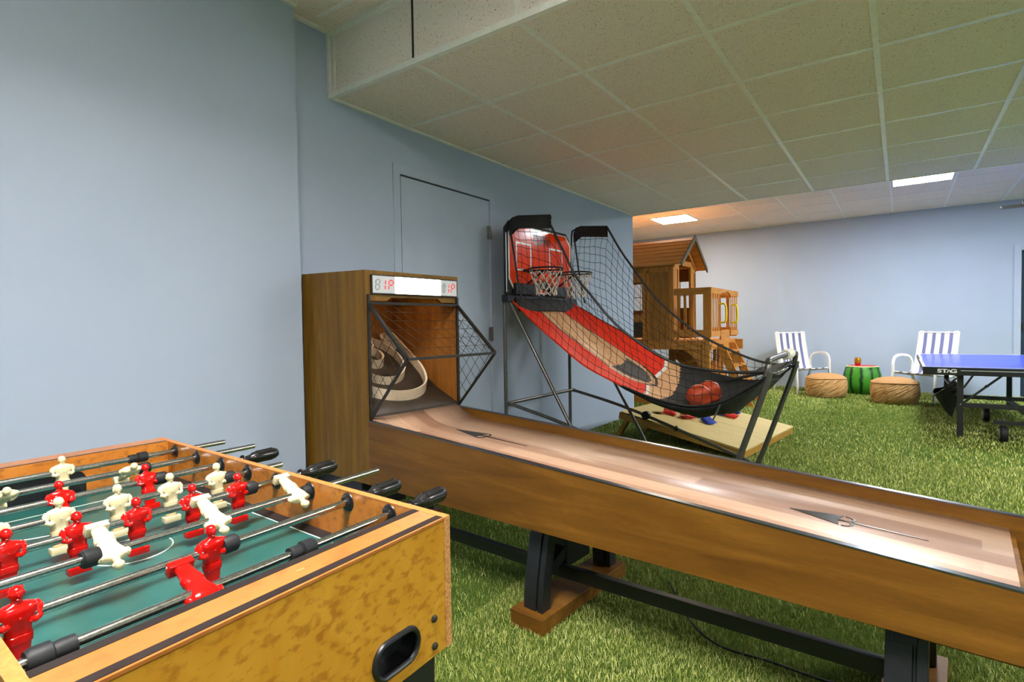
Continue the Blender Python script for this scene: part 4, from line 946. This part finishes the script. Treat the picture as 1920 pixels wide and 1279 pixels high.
# balcony
def balcony():
    zb0,zb1=.90,1.525
    mb=MB(); mb.box((PX1+.01,PY0-.005,zb1-.085),(PXD+.0,PY0+.02,zb1)); pobj(mb,'top_rail',M['ph_h'],bevel=.003)
    mb=MB(); mb.box((PX1+.01,PY0-.005,zb0),(PXD+.0,PY0+.02,zb0+.09)); pobj(mb,'lower_rail',M['ph_h'],bevel=.003)
    for x in (PX1+.06,PX1+.145,PX1+.235):
        mb=MB(); mb.box((x-.018,PY0+.02,zb0+.02),(x+.018,PY0+.032,zb1-.02)); pobj(mb,'baluster',M['ph_v'])
    mb=MB(); mb.box((PXD-.085,PY0+.02,.85),(PXD-.005,PY0+.06,zb1-.01)); pobj(mb,'corner_post',M['ph_v'])
    # far side rail
    mb=MB(); mb.box((PX1+.01,PYD-.02,zb1-.085),(PXD,PYD+.005,zb1)); mb.box((PX1+.01,PYD-.02,zb0-.02),(PXD,PYD+.005,zb0+.11)); pobj(mb,'far_rail',M['ph_h'])
    for x in (PX1+.10,PX1+.22,PX1+.34):
        mb=MB(); mb.box((x-.022,PYD-.03,zb0),(x+.022,PYD-.02,zb1-.02)); pobj(mb,'baluster',M['ph_v'])
    # right face: two slat panels and arched lintel
    gy0,gy1=PY0+.44,PYD-.42
    for a,b in ((PY0,gy0),(gy1,PYD)):
        mb=MB(); mb.box((PXD-.0,a,zb1-.075),(PXD+.02,b,zb1)); mb.box((PXD,a,zb0-.0),(PXD+.02,b,zb0+.07))
        ny=4; 
        for k in range(ny):
            y=a+(b-a)*(k+.5)/ny; w_=(b-a)/ny*.46; mb.box((PXD+.006,y-w_/2,zb0+.07),(PXD+.012,y+w_/2,zb1-.075))
        pobj(mb,'slat_panel',M['ph_v'])
    arc=[(gy0,zb1),(gy1,zb1),(gy1,zb1-.10)]+[((gy0+gy1)/2+(gy1-gy0)/2*math.cos(a),zb1-.10+.075*math.sin(a)) for a in [PI*k/12 for k in range(1,12)]]+[(gy0,zb1-.10)]
    mb=MB(); mb.prism([(PXD,y,z) for y,z in arc],(.02,0,0)); pobj(mb,'arched_lintel',M['ph_y'])
    for y,nm in ((gy0-.03,0),(gy1+.03,1)):
        mb=MB(); mb.tube(smoothpts([(PXD+.018,y,1.32),(PXD+.07,y,1.325),(PXD+.095,y,1.28),(PXD+.095,y,1.12),(PXD+.07,y,1.08),(PXD+.018,y,1.085)],5),.013,10); h=pobj(mb,'grab_handle',M['yellow'],smooth=True)
    mb=MB(); mb.box((PXD-.02,gy0+.10,.85),(PXD+.0,gy1,.98)); pobj(mb,'kick_board',M['ph_y'])
balcony()
# ladder
ly0,ly1=7.34,7.94
for y in (ly0,ly1):
    mb=MB(); mb.prism([(-1.97,y,.80),(-1.86,y,.80),(-1.49,y,0),(-1.60,y,0)],(0,.035,0)); pobj(mb,'ladder_rail',M['ph_v'])
for k in range(4):
    t=(k+.55)/4.3; z=.80*(1-t); x=-1.955+.355*t
    mb=MB(); mb.box((x+.0,ly0+.035,z-.012),(x+.11,ly1,z+.012)); pobj(mb,'ladder_rung',M['ph_y'])
mb=MB(); mb.box((-1.94,PYD-.10,.70),(-1.84,PYD-.06,.84)); pobj(mb,'stair_top_board',M['ph_h'])
# stairs behind, coming down towards the right
for y in (8.02,8.36):
    pts=[(-2.72,.84)]+sum([[(-2.72+.16*k+.0,.80-.155*k),(-2.56+.16*k,.80-.155*k)] for k in range(5)],[])+[(-1.92,0),(-2.12,0),(-2.72,.55)]
    mb=MB(); mb.prism([(x,y,z) for x,z in pts],(0,.03,0)); pobj(mb,'stair_stringer',M['ph_h'])
for k in range(5):
    x=-2.72+.16*k; z=.80-.155*k; mb=MB(); mb.box((x-.01,8.0,z),(x+.165,8.41,z+.02)); mb.box((x+.15,8.05,z-.15),(x+.163,8.36,z)); pobj(mb,'stair_tread',M['ph_y'])
for y in (8.2,8.0,7.8):
    mb=MB(); mb.box((PX1-.0+.2,y+.3,0),(PX1+.24,y+.34,.735)); pobj(mb,'rear_baluster',M['ph_v'])
mb=MB(); mb.prism([(PXD-.09,PY0+.02,.735),(PXD-.34,PY0+.02,.735),(PXD-.27,PY0+.02,.69),(PXD-.17,PY0+.02,.60),(PXD-.13,PY0+.02,.50),(PXD-.09,PY0+.02,.48)],(0,.03,0)); pobj(mb,'curved_bracket',M['ph_h'])
mb=MB(); mb.box((PX0,PY0,0),(PX1-.35,PY0+.03,.16)); mb.box((PX0,PY1-.03,0),(PX1-.35,PY1,.16)); mb.box((PX1-.38,PY0+.03,0),(PX1-.35,PY1-.03,.16)); pobj(mb,'sandbox_board',M['ph_h'])

# ================= patio chairs =================
def chair(label,loc,rz_):
    t=thing('patio_chair',label,'chair',loc,rz_,'striped patio chairs against the far wall'); w2=.235
    # local: faces -y, seat at z .36
    def sling(u,v):
        # u along from seat front to back top
        P=[(-.27,.375),(-.25,.385),(-.02,.345),(.13,.325),(.185,.35),(.225,.45),(.30,.72),(.335,.90),(.345,.915)]
        S=smoothpts([(0,a,b) for a,b in P],5); q=u*(len(S)-1); i=min(int(q),len(S)-2); p=S[i].lerp(S[i+1],q-i)
        return ((v-.5)*.455,p.y,p.z-.012*math.sin(PI*v))
    mb=MB(); mb.grid(sling,40,12); solid(mb.obj('sling',M['stripe'],t),.006)
    for sx in (-1,1):
        x=sx*w2
        mb=MB(); mb.tube(smoothpts([(x,-.27,.37),(x,-.02,.34),(x,.13,.32),(x,.19,.35),(x,.225,.45),(x,.30,.72),(x,.34,.91)],5),.0125,8); mb.obj('side_rail',M['chairwhite'],t)
        xo=x+sx*.018
        mb=MB(); pts=smoothpts([(xo,-.30,0),(xo,-.27,.36),(xo,-.265,.50),(xo,-.22,.575),(xo,-.12,.60),(xo,.02,.595),(xo,.13,.56),(xo,.19,.48),(xo,.20,.38)],5)
        for a,b in zip(pts,pts[1:]): mb.bar(a,Vector(b)+(Vector(b)-Vector(a))*.12,.032,.022,(1,0,0))
        mb.obj('front_leg_and_arm',M['chairwhite'],t,False)
        mb=MB(); mb.bar((xo,.17,.37),(xo,.34,0),.030,.022,(1,0,0)); mb.obj('rear_leg',M['chairwhite'],t,False)
    mb=MB(); mb.tube([(-w2,-.25,.362),(w2,-.25,.362)],.010,8); mb.tube([(-w2,.17,.33),(w2,.17,.33)],.010,8); mb.tube([(-w2,.335,.90),(w2,.335,.90)],.010,8); mb.obj('cross_bars',M['chairwhite'],t)
    return t
chair('blue and white striped sling chair on the left, beside the basketball game',(-1.22,9.42,0),R(39))
chair('blue and white striped sling chair on the right, behind the blue table end',(.278,9.143,0),R(-28))
# ================= poufs, melon stool, cup =================
def pouf(label,x,y,r,h,rz_):
    t=thing('pouf',label,'pouf',(x,y,0),rz_,'round tan poufs on the turf')
    mb=MB(); pr=[(.01,.004),(r*.78,.006),(r*.90,.02),(r*.97,.07),(r,h*.42),(r*.99,h*.6),(r*.965,h*.74),(r*.94,h*.80)]
    mb.lathe(pr,40); mb.obj('side',M['pouf'],t)
    mb=MB(); mb.lathe([(r*.94,h*.80),(r*.90,h*.85),(r*.72,h*.93),(r*.45,h*.985),(r*.2,h),(.01,h)],40); mb.obj('top_cushion',M['poufseam'],t)
    mb=MB(); mb.tube([(r*.945*math.cos(a),r*.945*math.sin(a),h*.805+.004*math.sin(3*a)) for a in [2*PI*k/48 for k in range(48)]],.007,6,closed=True); mb.obj('piping',M['poufseam'],t)
pouf('tan ridged round pouf on the left, beside the striped chair',-.855,8.92,.268,.335,.4)
pouf('tan ridged round pouf on the right, in front of the melon stool',-.05,8.62,.272,.34,2.2)
t=thing('melon_stool','round green striped watermelon stool with red top between two poufs','stool',(-.447,9.50,0))
mb=MB(); mb.lathe([(.02,.0),(.17,.0),(.20,.03),(.235,.12),(.243,.20),(.238,.29),(.215,.38),(.205,.40)],48); mb.obj('rind',M['melon'],t)
mb=MB(); mb.lathe([(.205,.400),(.212,.405),(.205,.412),(.182,.414)],40); mb.obj('pale_rim',M['melonwhite'],t)
mb=MB(); mb.lathe([(.183,.405),(.183,.416),(.01,.420)],40); mb.obj('red_top',M['melonred'],t)
t=thing('cup','small rounded gold cup with red base standing on the melon stool','cup',(-.50,9.46,.419))
mb=MB(); mb.lathe([(.005,0),(.028,0),(.036,.012),(.042,.04)],24); mb.obj('red_base',M['redcup'],t)
mb=MB(); mb.lathe([(.042,.04),(.045,.06),(.044,.085),(.038,.112),(.035,.114),(.035,.10),(.01,.09)],24); mb.obj('gold_body',M['gold'],t)

# ================= table tennis table =================
TT=thing('table_tennis_table','blue table tennis table with white edges on a black wheeled frame','table tennis table',(.175,6.25,0))
tl,tw,tz=1.35,2.35,.648    # across the frame (x), away (y)
mb=MB(); mb.box((0,0,tz-.014),(tl,tw/2-.004,tz)); mb.obj('table_top',M['ttblue'],TT,False,.002)
mb=MB(); mb.box((0.01,tw/2+.004,tz-.014),(tl,tw,tz)); mb.obj('table_top',M['ttblue'],TT,False,.002)
mb=MB(); e=.0008
for a,b in (((0,0),(tl,.018)),((0,.018),(.02,tw/2-.004)),((0.01,tw/2+.004),(.03,tw)),((.03,tw-.02),(tl,tw))): mb.box((a[0],a[1],tz-.0005),(b[0],b[1],tz+e))
mb.obj('edge_lines',M['ttedge'],TT,False)
mb=MB(); mb.box((0,-.004,tz-.072),(tl,.010,tz-.004)); mb.box((0,.010,tz-.05),(.012,tw,tz-.014)); mb.box((0,tw-.01,tz-.05),(tl,tw,tz-.014)); ap=mb.obj('apron',M['black'],TT,False,.001)
mb=MB(); mb.box((.27,-.0055,tz-.030),(tl,-.004,tz-.026)); mb.obj('apron_stripe',M['ttedge'],ap,False)
Mt=Matrix(((1,0,0,.175),(0,0,-1,-.0045),(0,1,0,tz-.036),(0,0,0,1)))
text('apron_lettering','ST G',.045,M['white'],Mt,ap,.0006,1.5,.0016)
mb=MB(); cx_=.175+.012; mb.prism([(cx_-.018,-.0052,tz-.050),(cx_-.010,-.0052,tz-.05),(cx_+.0,-.0052,tz-.032),(cx_+.010,-.0052,tz-.05),(cx_+.018,-.0052,tz-.05),(cx_+.0,-.0052,tz-.018)],(0,.001,0)); mb.obj('emblem',M['white'],ap,False)
for y in (.155,tw-.40):
    mb=MB(); mb.box((.255,y-.018,0),(.300,y+.018,tz-.014)); mb.obj('leg',M['blackmetal'],TT,False,.003)
    mb=MB(); mb.box((tl-.15,y-.018,0),(tl-.105,y+.018,tz-.014)); mb.obj('leg',M['blackmetal'],TT,False,.003)
    mb=MB(); mb.bar((.30,y,.45),(.40,y,tz-.02),.014,.02,(0,1,0)); mb.bar((.30,y,.315),(.62,y,tz-.02),.016,.022,(0,1,0)); mb.ell((.46,y-.012,.475),(.015,.01,.012),10,6); mb.obj('folding_brace',M['blackmetal'],TT,False)
mb=MB(); mb.box((.30,.14,.275),(tl-.15,.17,.315)); mb.obj('side_beam',M['blackmetal'],TT,False,.002)
mb=MB(); mb.box((.30,.62,.30),(tl-.15,.645,.335)); mb.obj('side_beam',M['blackmetal'],TT,False,.002)
mb=MB(); mb.ell((.278,.134,.30),(.008,.004,.008),8,5); mb.obj('frame_bolt',M['steel'],TT)
mb=MB(); mb.box((.258,.17,.36),(.290,tw-.42,.385)); mb.obj('end_beam',M['blackmetal'],TT,False,.002)
mb=MB(); mb.box((.72,.0,.22),(.76,1.4,.25)); mb.box((.72,.12,.25),(.76,.16,.60)); mb.box((.72,1.2,.25),(.76,1.24,.60)); mb.obj('trolley_frame',M['blackmetal'],TT,False,.002)
for y,z1 in ((.06,.155),(1.24,.155)):
    mb=MB(); mb.box((.50,y-.012,z1),(1.0,y+.012,z1+.034)); mb.bar((.74,y,z1+.02),(.74,y,.24),.03,.03); mb.obj('caster_arm',M['blackmetal'],TT,False,.002)
    for x in (.565,):
        mb=MB(); mb.lathe([(.012,-.026),(.066,-.026),(.073,-.018),(.073,.018),(.066,.026),(.012,.026)],28,c=(x,y,.075),ax='x'); wh=mb.obj('wheel',M['rubber'],TT)
        mb=MB(); mb.lathe([(.001,-.028),(.040,-.028),(.044,-.0255),(.001,-.0255)],20,c=(x,y,.075),ax='x'); mb.obj('hub',M['wheel'],wh)
        mb=MB(); mb.tube([(x,y,z1+.03),(x,y,z1+.055)],.008,8); mb.obj('caster_nut',M['steel'],wh)
# ball pocket bag at the left end
mb=MB(); hx,hy=.262,.62
def bagp(u,v):
    a=PI*2*u; w_=.10*(1-v)**.6+.012; d_=.16*(1-v)+.02
    return (hx-.07*(1-v)+w_*.8*math.cos(a), hy+d_*math.sin(a)+.02*v, .40+.05*math.cos(a)-.24*v+.015*math.sin(3*a)*(1-v))
mb.grid(bagp,24,12); solid(mb.obj('ball_pocket',M['cloth_blk'],TT),.004)
mb=MB(); mb.tube([bagp(k/24,0) for k in range(24)],.006,6,closed=True); mb.bar((hx+.03,hy-.12,.51),(.27,hy-.16,.56),.01,.02); mb.bar((hx+.03,hy+.12,.51),(.27,hy+.10,.56),.01,.02); mb.obj('pocket_rim',M['blackmetal'],TT)

# ================= turf pile =================
def turf():
    rg=np.random.default_rng(11); bands=[((-1.3,1.6,.9,2.7),30000,.0015,.018),((-2.6,-1.3,.55,2.7),5000,.0018,.02),((1.6,2.4,.9,2.7),5000,.0018,.02),((-2.6,2.4,2.7,3.0),15000,.0018,.022),((-2.6,2.8,3.0,5.2),7500,.0030,.023),((-4.6,3.2,5.2,10.0),2600,.0050,.024)]
    Vs=[];T=[]
    for (x0,x1,y0,y1),den,wd,hh in bands:
        n=int((x1-x0)*(y1-y0)*den); x=rg.uniform(x0,x1,n); y=rg.uniform(y0,y1,n)
        # keep what stands inside the room and roughly within the view wedge
        keep=(x>XW+.01)|(y>YE+.02)
        yaw=np.arctan2(-x,y); keep&=(yaw<.95+.45)&(yaw>YAW-.95)
        x=x[keep];y=y[keep];n=len(x); az=rg.uniform(0,2*np.pi,n); ln=rg.uniform(.1,.9,n)*hh*.9; h=hh*rg.uniform(.55,1.1,n); ww=wd*rg.uniform(.7,1.3,n)
        fa=rg.uniform(0,np.pi,n); cx,sx_=np.cos(fa)*ww/2,np.sin(fa)*ww/2; dx,dy=np.cos(az)*ln,np.sin(az)*ln
        b0=np.stack([x-cx,y-sx_,np.zeros(n)],1); b1=np.stack([x+cx,y+sx_,np.zeros(n)],1)
        m0=np.stack([x-cx*.8+dx*.35,y-sx_*.8+dy*.35,h*.65],1); m1=np.stack([x+cx*.8+dx*.35,y+sx_*.8+dy*.35,h*.65],1); tp=np.stack([x+dx,y+dy,h],1)
        Vs.append(np.stack([b0,b1,m1,m0,tp],1)); patch=np.sin(x*3.1)*np.cos(y*2.7)*.06; T.append(np.clip(rg.beta(2,2.2,n)+patch,0,1))
    V_=np.concatenate(Vs); T=np.concatenate(T); N=len(T); me=bpy.data.meshes.new('turf_pile')
    me.vertices.add(N*5); me.vertices.foreach_set('co',V_.reshape(-1).astype(np.float32))
    base=(np.arange(N)*5)[:,None]; loops=np.concatenate([base+np.array([0,1,2,3]),base+np.array([3,2,4])],1).reshape(-1)
    me.loops.add(N*7); me.loops.foreach_set('vertex_index',loops.astype(np.int32)); me.polygons.add(N*2)
    ls=(np.arange(N)*7)[:,None]+np.array([0,4]); me.polygons.foreach_set('loop_start',ls.reshape(-1).astype(np.int32))
    me.polygons.foreach_set('loop_total',np.tile([4,3],N).astype(np.int32)) if False else None
    a=me.attributes.new('tint','FLOAT','POINT'); a.data.foreach_set('value',np.repeat(T,5).astype(np.float32))
    me.materials.append(M['blade']); me.update(calc_edges=True); me.validate()
    o=bpy.data.objects.new('turf_pile',me); COL.objects.link(o); tag(o,'short green artificial turf pile covering the whole floor','turf',kind='stuff')
turf()
